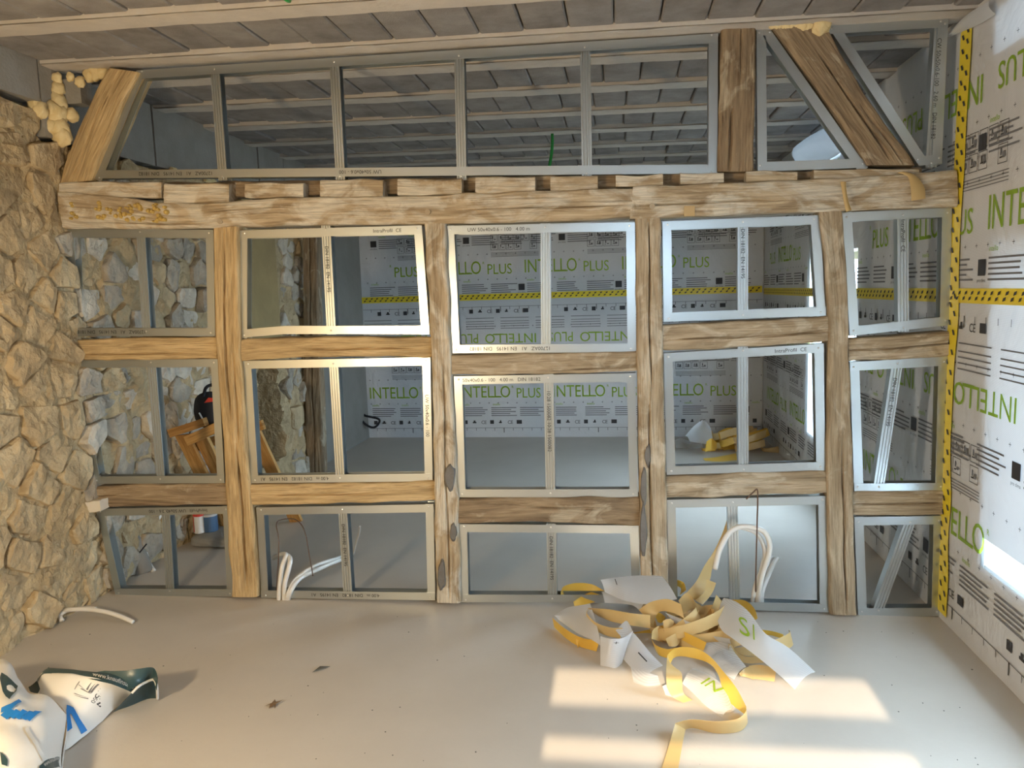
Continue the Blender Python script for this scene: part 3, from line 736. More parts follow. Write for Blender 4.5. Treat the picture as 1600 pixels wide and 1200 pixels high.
frame(F('middle','fourth'), [(1037,552),(1287,537),(1290,735),(1042,742)], [(1161,552,1162,730)], [(0, ST[3], .7, False)])
frame(F('bottom','fourth'), [(1042,781),(1293,775),(1295,957),(1046,950)], [(1145,789,1149,942)], [])
frame(F('top','rightmost'), [(1316,332),(1488,324),(1484,508),(1328,525)], [(1411,340,1412,508)], [(4, ST[3], .02, False)])
frame(F('middle','rightmost'), [(1328,566),(1482,557),(1476,768),(1335,769)], [(1402,572,1374,757)], [(4, ST[5], .1, False)])
frame(F('bottom','rightmost'), [(1335,808),(1474,806),(1470,963),(1341,963)], [(1421,820,1374,950)], [])
frame('long trapezoid steel frame above the beam, four studs under the ceiling', [(213,110),(1122,52),(1121,271),(147,279)], [(335,112,347,272),(522,101,531,271),(717,91,721,271),(914,78,917,267)], [(2, ST[2], .08, True), (2, ST[0], .42, True)])
frame('triangular steel frame above the beam beside the short dark post', [(1182,42),(1200,40),(1356,262),(1184,268)], [])
frame('steel frame above the beam in the upper right corner', [(1292,38),(1482,27),(1472,256),(1436,259)], [(1470,38,1456,250)], [(4, ST[6], .1, False)])

# ---- foam blobs
def foam(label, blobs, parent=None):
    mb = MB()
    for (x, y, Y, r_) in blobs:
        c = P(x, y, Y); bm = bmesh.new(); bmesh.ops.create_icosphere(bm, subdivisions=3, radius=1.0)
        sd = random.random()*50
        vs = [c + Vector((v.co.x*r_, v.co.y*r_*.8, v.co.z*r_*1.15))*(1+.30*noise.noise(v.co*1.6+Vector((sd, 0, 0)))+.12*noise.noise(v.co*5+Vector((sd, 0, 0)))) for v in bm.verts]
        mb.add(vs, [tuple(v.index for v in f.verts) for f in bm.faces]); bm.free()
    return tag(mb.build('expanding_foam', M['foam'], smooth=True), label, 'foam', 'expanding foam blobs')
foam('cream expanding foam oozing beside the brace in the upper left corner', [(89,122,3.60,.025),(90,140,3.60,.034),(90,160,3.6,.045),(88,180,3.58,.05),(80,172,3.56,.04),(55,165,3.5,.04),(62,172,3.5,.04),(75,198,3.55,.04),(92,200,3.58,.05),(97,212,3.58,.045),(112,180,3.62,.035),(125,128,3.62,.025),(140,118,3.64,.03),(150,113,3.64,.035),(28,140,3.4,.022),(18,133,3.35,.018),(160,112,3.64,.03),(110,120,3.62,.02)])
foam('thin bead of foam on top of the short dark post', [(1130+6*i, 39-i*.5+random.uniform(-2,2), 3.60, random.uniform(.013,.024)) for i in range(10)])
foam('foam squeezed out above the upper right brace', [(1206+6*i, 36+random.uniform(-2,2), 3.59, random.uniform(.015,.026)) for i in range(14)]+[(1283,40,3.58,.035),(1288,36,3.58,.03)])
MB().box(tuple(P(97, 170, 3.70)), tuple(P(124, 122, 3.62))).build('concrete_block', M['conc'], wl)

# mortar lump under lower left rail
c = P(152, 789, 3.57)
bm = bmesh.new(); bmesh.ops.create_cube(bm, size=1); bmesh.ops.subdivide_edges(bm, edges=bm.edges[:], cuts=4, use_grid_fill=True)
vs = [c + Vector((v.co.x*.085, v.co.y*.07, v.co.z*.055 + v.co.x*.012)) * 1 for v in bm.verts]
vs = [v + Vector((0, 0, 1))*.004*noise.noise(v*40) for v in vs]
tag(MB().add(vs, [tuple(v.index for v in f.verts) for f in bm.faces]).build('brick_fragment', M['plaster']), 'pale brick fragment wedged under the lower left rail', 'brick'); bm.free()

# ================================================================== THINGS
def cable(name, pts, r_, m_, label, cat='conduit', group=None, n=40, parent=None):
    o = MB().tube(spline(pts, n), r_, 9).build(name, M[m_], parent, smooth=True)
    return tag(o, label, cat, group) if label else o
# conduit lying at the left wall
ro = empty('bent_conduit', 'white plastic conduit lying bent on the floor by the stone wall', 'conduit', 'white conduits')
cable('conduit_tube', [G(97,970,.012), G(94,962,.03), G(104,954,.05), G(130,951,.06), G(150,951,.06)], .011, 'conduit', None, parent=ro)
cable('conduit_tube', [G(94,958,.03), G(105,953,.055), G(135,952,.06), G(165,956,.055), G(190,964,.035), G(208,972,.014)], .011, 'conduit', None, parent=ro)
# bay 2 conduits
cb = lambda x, y, Y: P(x, y, Y)
cable('bent_conduit', [G(436,937,.0), cb(437,915,3.60), cb(441,885,3.62), cb(447,868,3.66), cb(440,866,3.74), cb(428,872,3.82)], .012, 'conduit', 'white conduit curling up through the second bottom frame, left one', 'conduit', 'white conduits')
cable('bent_conduit', [G(444,937,.0), cb(445,912,3.595), cb(452,885,3.61), cb(453,872,3.65), cb(445,866,3.71), cb(436,868,3.79)], .012, 'conduit', 'white conduit curling up through the second bottom frame, right one', 'conduit', 'white conduits')
cable('bent_conduit', [G(450,937,.0), cb(455,922,3.60), cb(470,903,3.68), cb(500,888,3.82), cb(528,876,3.98), G(548,868,.02)], .012, 'conduit', 'white conduit leaning right onto the back room floor', 'conduit', 'white conduits')
cable('bent_conduit', [G(447,937,.0), cb(451,925,3.595), cb(462,905,3.66), cb(492,884,3.78), cb(525,873,3.96), G(535,868,.02)], .010, 'conduit', 'thinner white conduit beside the leaning one', 'conduit', 'white conduits')
cable('brown_wire', [cb(432,925,3.64), cb(436,850,3.66), cb(432,820,3.7), cb(440,812,3.75), cb(462,812,3.78), cb(476,830,3.75), cb(484,870,3.72), cb(489,900,3.72)], .003, 'copper', 'thin brown wire looping through the second bottom frame', 'wire', 'brown wires')
cable('grey_cable', [G(550,872,.0), cb(556,850,4.2), cb(561,832,4.15), cb(562,822,4.1)], .007, 'conduitg', 'short grey cable end standing up from the back room floor', 'cable')
# bay 4 conduits
cable('bent_conduit', [G(1186,948,0), cb(1187,920,3.60), cb(1192,895,3.58), cb(1200,872,3.57), cb(1203,850,3.56), cb(1195,832,3.55), cb(1180,825,3.55), cb(1158,823,3.55), cb(1140,832,3.54), cb(1125,858,3.53), cb(1117,889,3.53)], .0125, 'conduit', 'white conduit arching over in a full hoop above the heap', 'conduit', 'white conduits', 60)
cable('bent_conduit', [G(1183,948,0), cb(1184,920,3.61), cb(1190,890,3.60), cb(1195,865,3.585), cb(1190,845,3.575), cb(1180,832,3.57), cb(1165,826,3.565), cb(1150,822,3.56)], .0105, 'conduit', 'second white conduit tied under the hoop', 'conduit', 'white conduits', 50)
cable('bent_conduit', [G(1190,947,.0), cb(1191,925,3.63), cb(1200,900,3.66), cb(1208,882,3.72), cb(1215,873,3.78)], .011, 'conduit', 'short white conduit bending right behind the hoop', 'conduit', 'white conduits')
cable('bent_conduit', [G(1176,946,.0), cb(1178,925,3.62), cb(1185,902,3.66), cb(1200,880,3.74), cb(1206,871,3.8)], .010, 'conduit', 'thin white conduit stub left of the hoop foot', 'conduit', 'white conduits')
cable('brown_wire', [G(1181,945,.0), cb(1181,900,3.55), cb(1183,820,3.54), cb(1184,780,3.54), cb(1183,765,3.54), cb(1178,768,3.54), cb(1166,780,3.54)], .0035, 'copper', 'stiff brown wire with a hooked tip rising before the lower rail', 'wire', 'brown wires', 50)
# green wires
cable('green_wire', [P(863,209,5.6), P(863,225,5.6), P(861,245,5.6), P(857,268,5.6), P(855,280,5.6)], .011, 'gwire', 'green wire hanging from the back room ceiling', 'wire', 'green wires')
cable('green_wire', [G(440,-8,2.66), G(446,-2,2.62), G(452,1,2.64), G(450,-8,2.67)], .008, 'gwire', 'green wire end at the top edge of the near ceiling', 'wire', 'green wires')

# ---- back room things by the stone wall
tr = empty('wooden_trestle', 'light pine trestle leaning by the stone wall behind the left bay', 'trestle')
def plank(A, B, w_, t_, name):
    A, B = Vector(A), Vector(B); d_ = (B-A).normalized(); side = Vector((0, 1, 0)).cross(d_).normalized()*w_/2; dep = Vector((0, 1, 0))*t_
    L_ = (B-A).length
    vs = [A-side, A+side, A+side+dep, A-side+dep, B-side, B+side, B+side+dep, B-side+dep]
    fs = [(0,1,2,3),(7,6,5,4),(0,4,5,1),(1,5,6,2),(2,6,7,3),(3,7,4,0)]
    MB().add(vs, [f[::-1] for f in fs]).build(name, M['pine'], tr, uv=[(0,0),(0,w_),(0,w_),(0,0),(L_,0),(L_,w_),(L_,w_),(L_,0)])
plank(P(283,680,4.30), G(360,836,0.0), .085, .03, 'leg'); plank(P(309,676,4.34), G(384,832,0.0), .085, .03, 'leg'); plank(P(372,625,4.50), G(462,816,0.0), .085, .03, 'leg')
plank(P(263,678,4.26), P(318,660,4.26), .05, .05, 'cross_rail'); plank(P(290,690,4.29), P(338,668,4.29), .06, .05, 'cross_rail'); plank(P(300,700,4.40), P(410,664,4.50), .06, .03, 'cross_rail')
def blob(c, rx, ry, rz, name, m_, parent=None, sd=0, p=2.6):
    bm = bmesh.new(); bmesh.ops.create_icosphere(bm, subdivisions=4, radius=1.0); vs = []
    for v in bm.verts:
        q = v.co; k = (abs(q.x)**p+abs(q.y)**p+abs(q.z)**p)**(-1/p)
        q = q*k*(1+.06*noise.noise(q*2+Vector((sd, 0, 0)))); vs.append(Vector(c)+Vector((q.x*rx, q.y*ry, q.z*rz)))
    o = MB().add(vs, [tuple(v.index for v in f.verts) for f in bm.faces]).build(name, M[m_], parent, smooth=True); bm.free(); return o
bp_ = empty('tool_bag', 'black tool bag with red trim resting on the pine trestle', 'bag')
c = P(326, 640, 4.38); blob(c, .085, .07, .11, 'bag_body', 'black', bp_, 3)
cc = P(326, 628, 4.30); MB().add([cc+Vector(q) for q in ((-.03,0,-.006),(.03,0,.002),(.03,0,.024),(.0,0,.026))], [(0,1,2,3)]).build('red_trim', M['red'], bp_)
cable('zip', [P(311,645,4.30), P(315,652,4.30), P(318,660,4.30)], .005, 'conduitg', None, parent=bp_)
cable('strap', [P(318,620,4.33), P(322,606,4.34), P(332,602,4.36), P(338,612,4.38)], .010, 'black', None, parent=bp_)
slab_c = G(318, 852, 0)
o = blob((-2.54, 4.52, .035), .17, .17, .035, 'stone_slab', 'conc', None, 5, 5); tag(o, 'flat grey slab on the back room floor under two cans', 'slab')
def can(x, y, Y, r_, h, m1, m2, name, label):
    b = P(x, y, Y); z0 = .071; b.z = z0; root = empty(name, label, 'can', 'cans on the grey slab')
    n = 20
    def ring(prof, mm, nm):
        vs = [(b.x+math.cos(2*math.pi*k/n)*q, b.y+math.sin(2*math.pi*k/n)*q, z) for q, z in prof for k in range(n)]
        fs = [(j*n+k, j*n+(k+1) % n, (j+1)*n+(k+1) % n, (j+1)*n+k) for j in range(len(prof)-1) for k in range(n)] + [tuple((len(prof)-1)*n+k for k in range(n))]
        MB().add(vs, fs).build(nm, M[mm], root)
    ring([(r_*.96, z0), (r_, z0+.006), (r_, z0+h)], m1, 'body'); ring([(r_*1.02, z0+h-.004), (r_*1.02, z0+h+.01), (r_*.6, z0+h+.012)], m2, 'lid')
    return root, b
r1, b1 = can(313, 838, 4.46, .035, .115, 'canw', 'red', 'paint_can', 'white and red can on the grey slab behind the left bottom frame')
MB().grid(lambda u, v: (b1.x+math.cos(3.3+u*.9)*.0357, b1.y+math.sin(3.3+u*.9)*.0357, .08+v*.10), 6, 1).build('red_band', M['red'], r1)
can(330, 838, 4.50, .048, .105, 'canb', 'conduitg', 'paint_can', 'dark blue can standing next to the white and red one')
# grey smooth boulder and conduit behind the bottom left frame
cable('bent_conduit', [P(258,798,4.25), P(240,818,4.15), P(229,838,4.05), P(227,862,4.0), P(232,880,3.98), G(240,892,.005)], .014, 'conduit', 'white conduit against the stones behind the bottom left frame', 'conduit', 'white conduits')
cable('black_cable', [P(216,866,3.93), P(224,856,3.93), P(229,850,3.93)], .004, 'black', 'short black cable tie on the conduit behind the left bottom frame', 'cable')
pil = MB().tube([P(203, 790, 4.02), P(206, 830, 4.0), P(212, 862, 3.97), G(226, 897, -.01)], .055, 10)
tag(pil.build('plaster_lump', M['grey'], smooth=True), 'smooth grey plaster ridge at the foot of the stone wall', 'plaster')

# ---- paper strips and membrane scraps
def ruled(name, A, B, m_, label, cat, group, n=26, nv=4, curl=0.0, text=None, zmin=.002, parent=None):
    A = spline([G(x, y, max(z, zmin)) for x, y, z in A], n); B = spline([G(x, y, max(z, zmin)) for x, y, z in B], n)
    def S_(u, v, o=0.0):
        t = u*n; k = min(int(t), n-1); q = t-k
        a = A[k].lerp(A[k+1], q); b = B[k].lerp(B[k+1], q)
        p = a.lerp(b, v); p = p + Vector((0, 0, curl*math.sin(math.pi*v) + o)); p.z = max(p.z, .0015+o); return p
    if text:
        root = empty(name, label, cat, group); MB().grid(lambda u, v: S_(u, v), n, nv).build('sheet', M[m_], root, smooth=True)
        for (t_, u0, v0, du, dv, mm) in text:
            vt, ft_, wt = text_data(t_)
            mb = MB(); mb.add([S_(min(max(u0+a/wt*du[0]+b*dv[0], 0), 1), min(max(v0+a/wt*du[1]+b*dv[1], 0), 1), .004) + (_f*-.006) for a, b in vt], ft_); mb.build('green_lettering' if mm == 'green' else 'print', M[mm], root)
        return root
    return tag(MB().grid(lambda u, v: S_(u, v), n, nv).build(name, M[m_], parent, smooth=True), label, cat, group)
SG = 'kraft liner strips in the near heap'
def strip(A, B, lab, m_='strip', **k): return ruled('paper_strip', A, B, m_, lab, 'strip', SG, nv=2, **k)
# the long looping strip in front
lp = empty('paper_strip', 'long golden liner strip looping forward out of the heap to the photo edge', 'strip', SG)
kw = dict(parent=lp, nv=2)
ruled('strip_tail', [(1030,1215,.004),(1034,1200,.006),(1045,1165,.012),(1055,1130,.05)], [(1058,1215,.004),(1060,1200,.006),(1066,1165,.012),(1071,1140,.016)], 'strip', None, None, None, **kw)
ruled('strip_bend', [(1055,1130,.05),(1080,1124,.06),(1120,1127,.062),(1152,1123,.062),(1165,1112,.064),(1166,1104,.066)], [(1071,1140,.012),(1085,1138,.004),(1120,1146,.003),(1155,1143,.003),(1168,1130,.003),(1166,1118,.004)], 'strip', None, None, None, **kw)
ruled('strip_loop', [(1166,1104,.066),(1150,1074,.09),(1131,1050,.11),(1112,1028,.13),(1093,1015,.15),(1072,1011,.165),(1055,1013,.16),(1043,1023,.14)], [(1166,1118,.004),(1141,1098,.02),(1129,1076,.045),(1121,1052,.075),(1105,1035,.095),(1070,1026,.11),(1053,1028,.11),(1047,1040,.09)], 'stripo', None, None, None, n=40, **kw)
ruled('strip_fall', [(1043,1023,.14),(1041,1045,.125),(1042,1070,.07),(1050,1088,.02),(1068,1098,.003)], [(1047,1040,.09),(1064,1050,.11),(1066,1068,.065),(1068,1083,.02),(1082,1094,.003)], 'strip', None, None, None, **kw)
strip([(1017,996,.07),(1025,1008,.07),(1042,1014,.07),(1056,1012,.08)], [(1024,1016,.02),(1030,1024,.02),(1042,1028,.02),(1054,1028,.03)], 'golden strip segment left of the front loop', 'stripo')
strip([(876,930,.06),(880,917,.08),(900,911,.09),(925,913,.08),(945,924,.06)], [(886,942,.008),(886,930,.03),(905,925,.04),(925,930,.03),(942,938,.008)], 'golden strip ring at the far left of the heap', 'stripo')
strip([(896,940,.05),(920,926,.06),(945,922,.06)], [(898,950,.02),(925,942,.03),(940,940,.02)], 'crumpled golden strip under the far left ring', 'stripo')
strip([(918,950,.14),(950,952,.14),(985,958,.14),(1016,961,.13)], [(934,962,.08),(955,971,.08),(985,977,.08),(1016,982,.07)], 'flat kraft strip crossing the heap left of centre')
strip([(919,952,.14),(917,958,.13),(930,972,.12),(952,980,.12),(973,981,.12)], [(914,966,.08),(917,974,.07),(932,986,.06),(950,994,.06),(969,998,.06)], 'kraft strip curling round at the left of the heap')
strip([(998,953,.10),(1016,941,.15),(1042,936,.18),(1064,944,.18)], [(1021,978,.06),(1029,957,.11),(1050,957,.14),(1069,966,.13)], 'kraft strip arching over the middle of the heap')
strip([(1137,808,.42),(1128,835,.35),(1115,862,.28),(1100,885,.22),(1088,908,.16),(1071,928,.12)], [(1140,812,.42),(1134,838,.345),(1123,866,.27),(1113,888,.20),(1108,910,.14),(1090,940,.08)], 'tall kraft strip leaning up towards the conduit hoop', n=34)
strip([(1104,905,.20),(1100,925,.14),(1086,938,.1)], [(1119,911,.18),(1112,928,.12),(1098,945,.08)], 'kraft strip behind the foot of the tall leaning one')
strip([(1060,938,.13),(1074,926,.15),(1088,942,.13),(1102,950,.11)], [(1069,958,.09),(1082,950,.11),(1090,958,.10),(1100,960,.08)], 'kraft strip twisted at the back of the heap')
strip([(1082,986,.09),(1100,964,.12),(1112,948,.14),(1119,929,.17)], [(1104,992,.06),(1115,968,.09),(1122,952,.11),(1129,940,.13)], 'kraft strip slanting up right of the heap centre')
strip([(1112,972,.11),(1128,964,.13),(1145,967,.13),(1153,980,.12),(1150,992,.10),(1140,999,.08)], [(1118,976,.09),(1130,974,.10),(1140,976,.10),(1144,984,.08),(1140,990,.06),(1130,994,.05)], 'golden strip ring on the right side of the heap', 'strip')
strip([(1118,968,.12),(1132,952,.15),(1150,946,.16),(1160,950,.16)], [(1120,978,.08),(1135,964,.11),(1148,956,.12),(1158,958,.12)], 'orange-tinted strip bowed over the right ring', 'stripo')
strip([(1140,937,.15),(1163,938,.15),(1178,950,.13),(1184,966,.10)], [(1148,946,.10),(1162,951,.10),(1171,962,.08),(1176,972,.06)], 'golden strip bowed at the back right of the heap', 'stripo')
strip([(1069,987,.09),(1086,995,.09),(1104,1004,.085)], [(1066,1000,.045),(1084,1010,.045),(1099,1017,.045)], 'short orange strip in the heap centre', 'stripo')
strip([(1018,998,.06),(1020,985,.09),(1030,978,.10),(1037,985,.09)], [(1036,1004,.015),(1036,998,.03),(1038,996,.03),(1040,1000,.02)], 'small kraft roll end in the heap centre')
strip([(1036,970,.12),(1044,967,.13),(1053,970,.12)], [(1038,994,.06),(1045,993,.06),(1053,988,.06)], 'shiny kraft curl standing in the heap centre')
strip([(1040,998,.07),(1055,990,.08),(1065,988,.07)], [(1045,1010,.03),(1056,1010,.03),(1062,1004,.03)], 'kraft strip folded below the shiny curl')
strip([(1170,1040,.035),(1190,1039,.04),(1213,1045,.035)], [(1172,1060,.004),(1190,1062,.004),(1210,1065,.004)], 'kraft strip lying in the sun patch at the right')
strip([(1155,1052,.02),(1164,1044,.03),(1176,1040,.035)], [(1156,1056,.003),(1166,1058,.004),(1178,1062,.003)], 'kraft strip edge curling beside the sunlit one')
strip([(1138,1005,.08),(1142,1025,.05),(1165,1036,.05),(1195,1035,.06)], [(1144,1008,.06),(1150,1018,.02),(1168,1026,.02),(1190,1024,.03)], 'kraft strip cupped under the big white scrap')
strip([(863,965,.055),(880,980,.055),(905,995,.055),(936,1003,.055)], [(866,980,.004),(885,998,.004),(905,1010,.004),(932,1018,.004)], 'golden strip under the left white scrap', 'stripo')
strip([(898,992,.05),(915,998,.06),(935,1000,.05)], [(903,1013,.003),(910,1006,.01),(930,1016,.003)], 'crumpled orange strip at the left front of the heap', 'stripo')
strip([(1190,984,.03),(1206,986,.025),(1224,991,.02)], [(1190,992,.006),(1206,993,.004),(1224,999,.003)], 'short golden strip end lying right of the heap', 'stripo')
strip([(1020,955,.10),(1032,958,.10),(1040,964,.09)], [(1028,972,.05),(1034,973,.05),(1040,966,.06)], 'small bright orange strip near the heap top', 'stripo')
strip([(1045,912,.13),(1055,906,.15),(1068,910,.14),(1072,922,.12)], [(1050,920,.09),(1058,916,.10),(1064,920,.10),(1062,930,.09)], 'golden strip curl at the back of the heap', 'stripo')
WG = 'white membrane scraps in the near heap'
def scrap(A, B, lab, **k): return ruled('membrane_scrap', A, B, 'scrap', lab, 'scrap', WG, n=20, nv=8, **k)
scrap([(938,906,.16),(965,902,.17),(1000,899,.18),(1033,899,.18)], [(945,925,.11),(975,938,.10),(1012,944,.10),(1058,936,.13)], 'large white membrane scrap at the back left of the heap', curl=.01, text=[('I', .27, .45, (.012, 0), (0, -.34), 'ink')])
scrap([(940,925,.10),(980,920,.11),(1010,940,.10)], [(945,942,.06),(985,945,.06),(1000,955,.07)], 'folded white scrap edge below the large back one', curl=.01)
scrap([(860,966,.05),(885,950,.09),(905,946,.12),(922,943,.14)], [(872,968,.045),(900,988,.05),(925,1000,.055),(940,1010,.05)], 'white scrap tongue at the left end of the heap', curl=.015)
scrap([(938,994,.10),(955,998,.11),(975,996,.11),(990,985,.12)], [(938,1040,.003),(950,1042,.006),(962,1044,.003),(972,1036,.01)], 'white scrap standing upright with a printed cross', curl=.012, text=[('+', .42, .30, (.14, .0), (0, -.16), 'ink')])
scrap([(962,985,.11),(978,970,.13),(986,980,.12)], [(975,1000,.10),(985,995,.10),(990,992,.11)], 'small white scrap corner above the upright one')
scrap([(986,984,.11),(1003,1004,.08),(1018,1022,.05),(1036,1040,.02)], [(974,1030,.02),(985,1042,.012),(996,1052,.006),(1006,1060,.003)], 'printed white scrap at the front left of the heap', curl=.008, text=[('I', .38, .42, (.0, .05), (.34, .0), 'ink')])
scrap([(1131,934,.18),(1150,940,.19),(1172,958,.18),(1196,990,.15),(1232,1012,.10),(1274,1050,.025)], [(1120,966,.13),(1128,985,.11),(1148,1000,.11),(1180,1024,.08),(1212,1050,.04),(1242,1077,.003)], 'long white scrap with green letters sliding down the right of the heap', curl=.015, text=[('S', .42, .80, (.10, -.10), (-.10, -.38), 'green'), ('/', .54, .66, (.05, -.05), (-.10, -.38), 'green')])
scrap([(1083,1044,.05),(1104,1052,.055),(1130,1072,.05),(1146,1110,.02)], [(1066,1068,.03),(1082,1082,.02),(1103,1103,.012),(1128,1120,.003)], 'white scrap with green letters lying inside the front loop', curl=.012, text=[('IN', .38, .62, (.28, -.12), (.05, -.45), 'green')])
scrap([(1104,1004,.06),(1135,1004,.07),(1150,1022,.06),(1166,1042,.045)], [(1088,1022,.02),(1105,1036,.02),(1128,1050,.012),(1147,1062,.003)], 'beige-grey scrap flat in the middle of the heap', curl=.01)
scrap([(1039,957,.13),(1062,966,.13),(1083,974,.12)], [(1055,974,.08),(1068,986,.07),(1082,990,.08)], 'small white curved scrap near the heap top')
scrap([(1090,992,.07),(1115,994,.08),(1140,998,.09)], [(1105,1000,.05),(1125,1006,.05),(1142,1006,.06)], 'narrow pale scrap beneath the right ring')
scrap([(985,1040,.01),(1010,1050,.02),(1028,1056,.015)], [(990,1066,.003),(1010,1072,.003),(1032,1070,.003)], 'sunlit scrap flat on the floor before the heap')
scrap([(1035,1072,.02),(1050,1066,.03),(1062,1064,.03)], [(1040,1086,.003),(1055,1090,.003),(1066,1092,.003)], 'tiny white scrap tip left of the lettered one')

# ---- back room heap (far right)
random.seed(21)
def rnd_strip(cx_, cy_, R_, H_, w_, m_, label, group):
    a0 = random.uniform(0, 6.28); c = Vector((cx_+random.gauss(0, R_*.45), cy_+random.gauss(0, R_*.3), 0)); c.z = random.uniform(.01, H_)*max(.06, 1-math.hypot(c.x-cx_, c.y-cy_)/(R_*1.1))
    r_ = random.uniform(.05, .13); sp = random.uniform(2.5, 5.5); tl = random.uniform(-1, 1); n = 16
    pts = []
    for i in range(n+1):
        t = i/n; a = a0+sp*t; p = c+Vector((math.cos(a)*r_*(1+t*.5), math.sin(a)*r_*.8, tl*.06*t+.03*math.sin(a*1.3))); pts.append(p)
    up = Vector((random.uniform(-.4, .4), random.uniform(-.4, .4), 1)).normalized()
    vs = []
    for p in pts:
        q = p+up*w_
        vs += [Vector((p.x, p.y, max(p.z, .004))), Vector((q.x, q.y, max(q.z, .006)))]
    return tag(MB().add(vs, [(2*i, 2*i+2, 2*i+3, 2*i+1) for i in range(n)]).build('paper_strip', M[m_], None, smooth=True), label, 'strip', group)
for i in range(14):
    rnd_strip(.33, 3.26, .19, .07, .055, random.choice(['strip', 'strip', 'stripo']), 'kraft liner strip buried low in the near heap', 'kraft strips buried in the near heap')
random.seed(21)
BGp = 'kraft strips heaped in the back room'
for i in range(26):
    rnd_strip(1.10, 7.30, .30, .20, .065, random.choice(['strip', 'stripo']), 'golden-brown liner strip tangled in the back room heap', BGp)
ruled('paper_strip', [(1098,716,.02),(1120,714,.02),(1150,708,.02)], [(1102,720,.003),(1125,721,.003),(1152,719,.003)], 'stripo', 'flat golden strip lying in front of the back room heap', 'strip', BGp, nv=2)
ruled('paper_strip', [(1104,690,.14),(1112,685,.16),(1120,692,.14)], [(1102,706,.06),(1110,703,.06),(1120,703,.06)], 'stripo', 'folded golden strip at the left of the back room heap', 'strip', BGp, nv=2)
WB = 'white scraps beside the back room heap'
def fscrap(A, B, lab): ruled('membrane_scrap', A, B, 'scrap', lab, 'scrap', WB, n=14, nv=6, curl=.02)
fscrap([(1070,682,.2),(1085,665,.3),(1100,657,.34),(1110,668,.3)], [(1078,690,.12),(1092,692,.10),(1105,694,.10),(1114,690,.12)], 'white scrap peak beside the back room heap')
fscrap([(1054,688,.10),(1064,684,.14),(1074,688,.12)], [(1056,700,.01),(1068,700,.01),(1080,698,.01)], 'low white scrap at the left of the back room heap')
fscrap([(1066,692,.08),(1080,694,.09),(1096,694,.08)], [(1070,699,.01),(1085,701,.01),(1098,699,.01)], 'narrow white scrap before the back room heap')
# little lamp-like socket/hook on the far wall near the left corner
cable('black_cable', [P(563,640,7.9), P(562,650,7.88), P(570,662,7.8), P(582,668,7.8), P(590,664,7.82), P(592,655,7.85), P(572,650,7.86), P(563,646,7.9), P(563,670,7.92), G(564,684,.005)], .012, 'black', 'black cable loop at the foot of the far wall', 'cable')

# ---- insulation sacks, lower left
def surf(A, B, n, bulge, sd, wr=.008):
    A = spline([G(*p) for p in A], n); B = spline([G(*p) for p in B], n)
    def S_(u, v, o=0.0):
        t = min(max(u, 0), 1)*n; k = min(int(t), n-1); q = t-k
        p = A[k].lerp(A[k+1], q).lerp(B[k].lerp(B[k+1], q), v)
        p = p + Vector((0, 0, bulge*(math.sin(math.pi*min(max(v, 0), 1))**.7)*(math.sin(math.pi*min(max(u, 0), 1))**.5) + wr*noise.noise((p.x*11, p.y*11, sd)) + wr*.5*noise.noise((p.x*25, p.y*9, sd+4))))
        p.z = max(p.z, .003)+o; return p
    return S_
def put(S_, t_, u0, v0, du, dv, m_, parent, name, o=.004):
    vt, ft_, wt = text_data(t_)
    MB().add([S_(u0+a/wt*du[0]+b*dv[0], v0+a/wt*du[1]+b*dv[1], o) for a, b in vt], ft_).build(name, M[m_], parent)
def shape(S_, pts, m_, parent, name, o=.004, n=6):
    """a strip-like printed shape: list of (u,v) left edge and right edge pairs"""
    mb = MB(); 
    for (a, b), (c_, d_) in zip(pts, pts[1:]):
        for i in range(n):
            t0, t1 = i/n, (i+1)/n
            L0 = [a[k]+(c_[k]-a[k])*t0 for k in (0, 1)]; R0 = [b[k]+(d_[k]-b[k])*t0 for k in (0, 1)]
            L1 = [a[k]+(c_[k]-a[k])*t1 for k in (0, 1)]; R1 = [b[k]+(d_[k]-b[k])*t1 for k in (0, 1)]
            mb.quad(S_(*L0, o), S_(*R0, o), S_(*R1, o), S_(*L1, o))
    mb.build(name, M[m_], parent)
s1 = empty('insulation_sack', 'white and dark green insulation sack lying open on the floor', 'sack', 'insulation sacks')
S1 = surf([(58,1064,.12),(72,1050,.16),(120,1055,.17),(170,1066,.16),(208,1080,.10)], [(98,1172,.004),(106,1170,.004),(130,1152,.004),(168,1120,.004),(203,1088,.03)], 24, .05, 1)
MB().grid(S1, 30, 18).build('film_body', M['bagw'], s1, smooth=True)
S1b = surf([(58,1062,.12),(76,1044,.16),(122,1047,.165),(172,1054,.16),(216,1066,.11)], [(57,1068,.118),(72,1052,.162),(120,1057,.172),(170,1068,.162),(206,1082,.102)], 24, .004, 1, .004)
MB().grid(S1b, 26, 4).build('green_band', M['bagg'], s1, smooth=True)
put(S1b, 'www.knaufinsulation', .62, .75, (.40, .05), (0.0, -.42), 'bagw', s1, 'white_lettering')
S1m = surf([(150,1050,.16),(190,1047,.17),(225,1044,.17),(241,1045,.16),(247,1060,.13)], [(200,1078,.12),(212,1072,.12),(222,1068,.11),(236,1062,.10),(245,1080,.08)], 16, .0, 3, .006)
MB().grid(S1m, 20, 8).build('open_mouth', M['bagg'], s1, smooth=True)
S1n = surf([(206,1082,.10),(220,1070,.11),(236,1062,.10),(246,1062,.12)], [(176,1114,.004),(205,1102,.004),(230,1092,.004),(247,1092,.004)], 16, .01, 5, .006)
MB().grid(S1n, 16, 8).build('lower_panel', M['bagg'], s1, smooth=True)
cable('film_rim', [G(206,1083,.10), G(216,1073,.115), G(228,1066,.11), G(240,1062,.105), G(245,1072,.09), G(246,1092,.01)], .005, 'bagw', None, parent=s1)
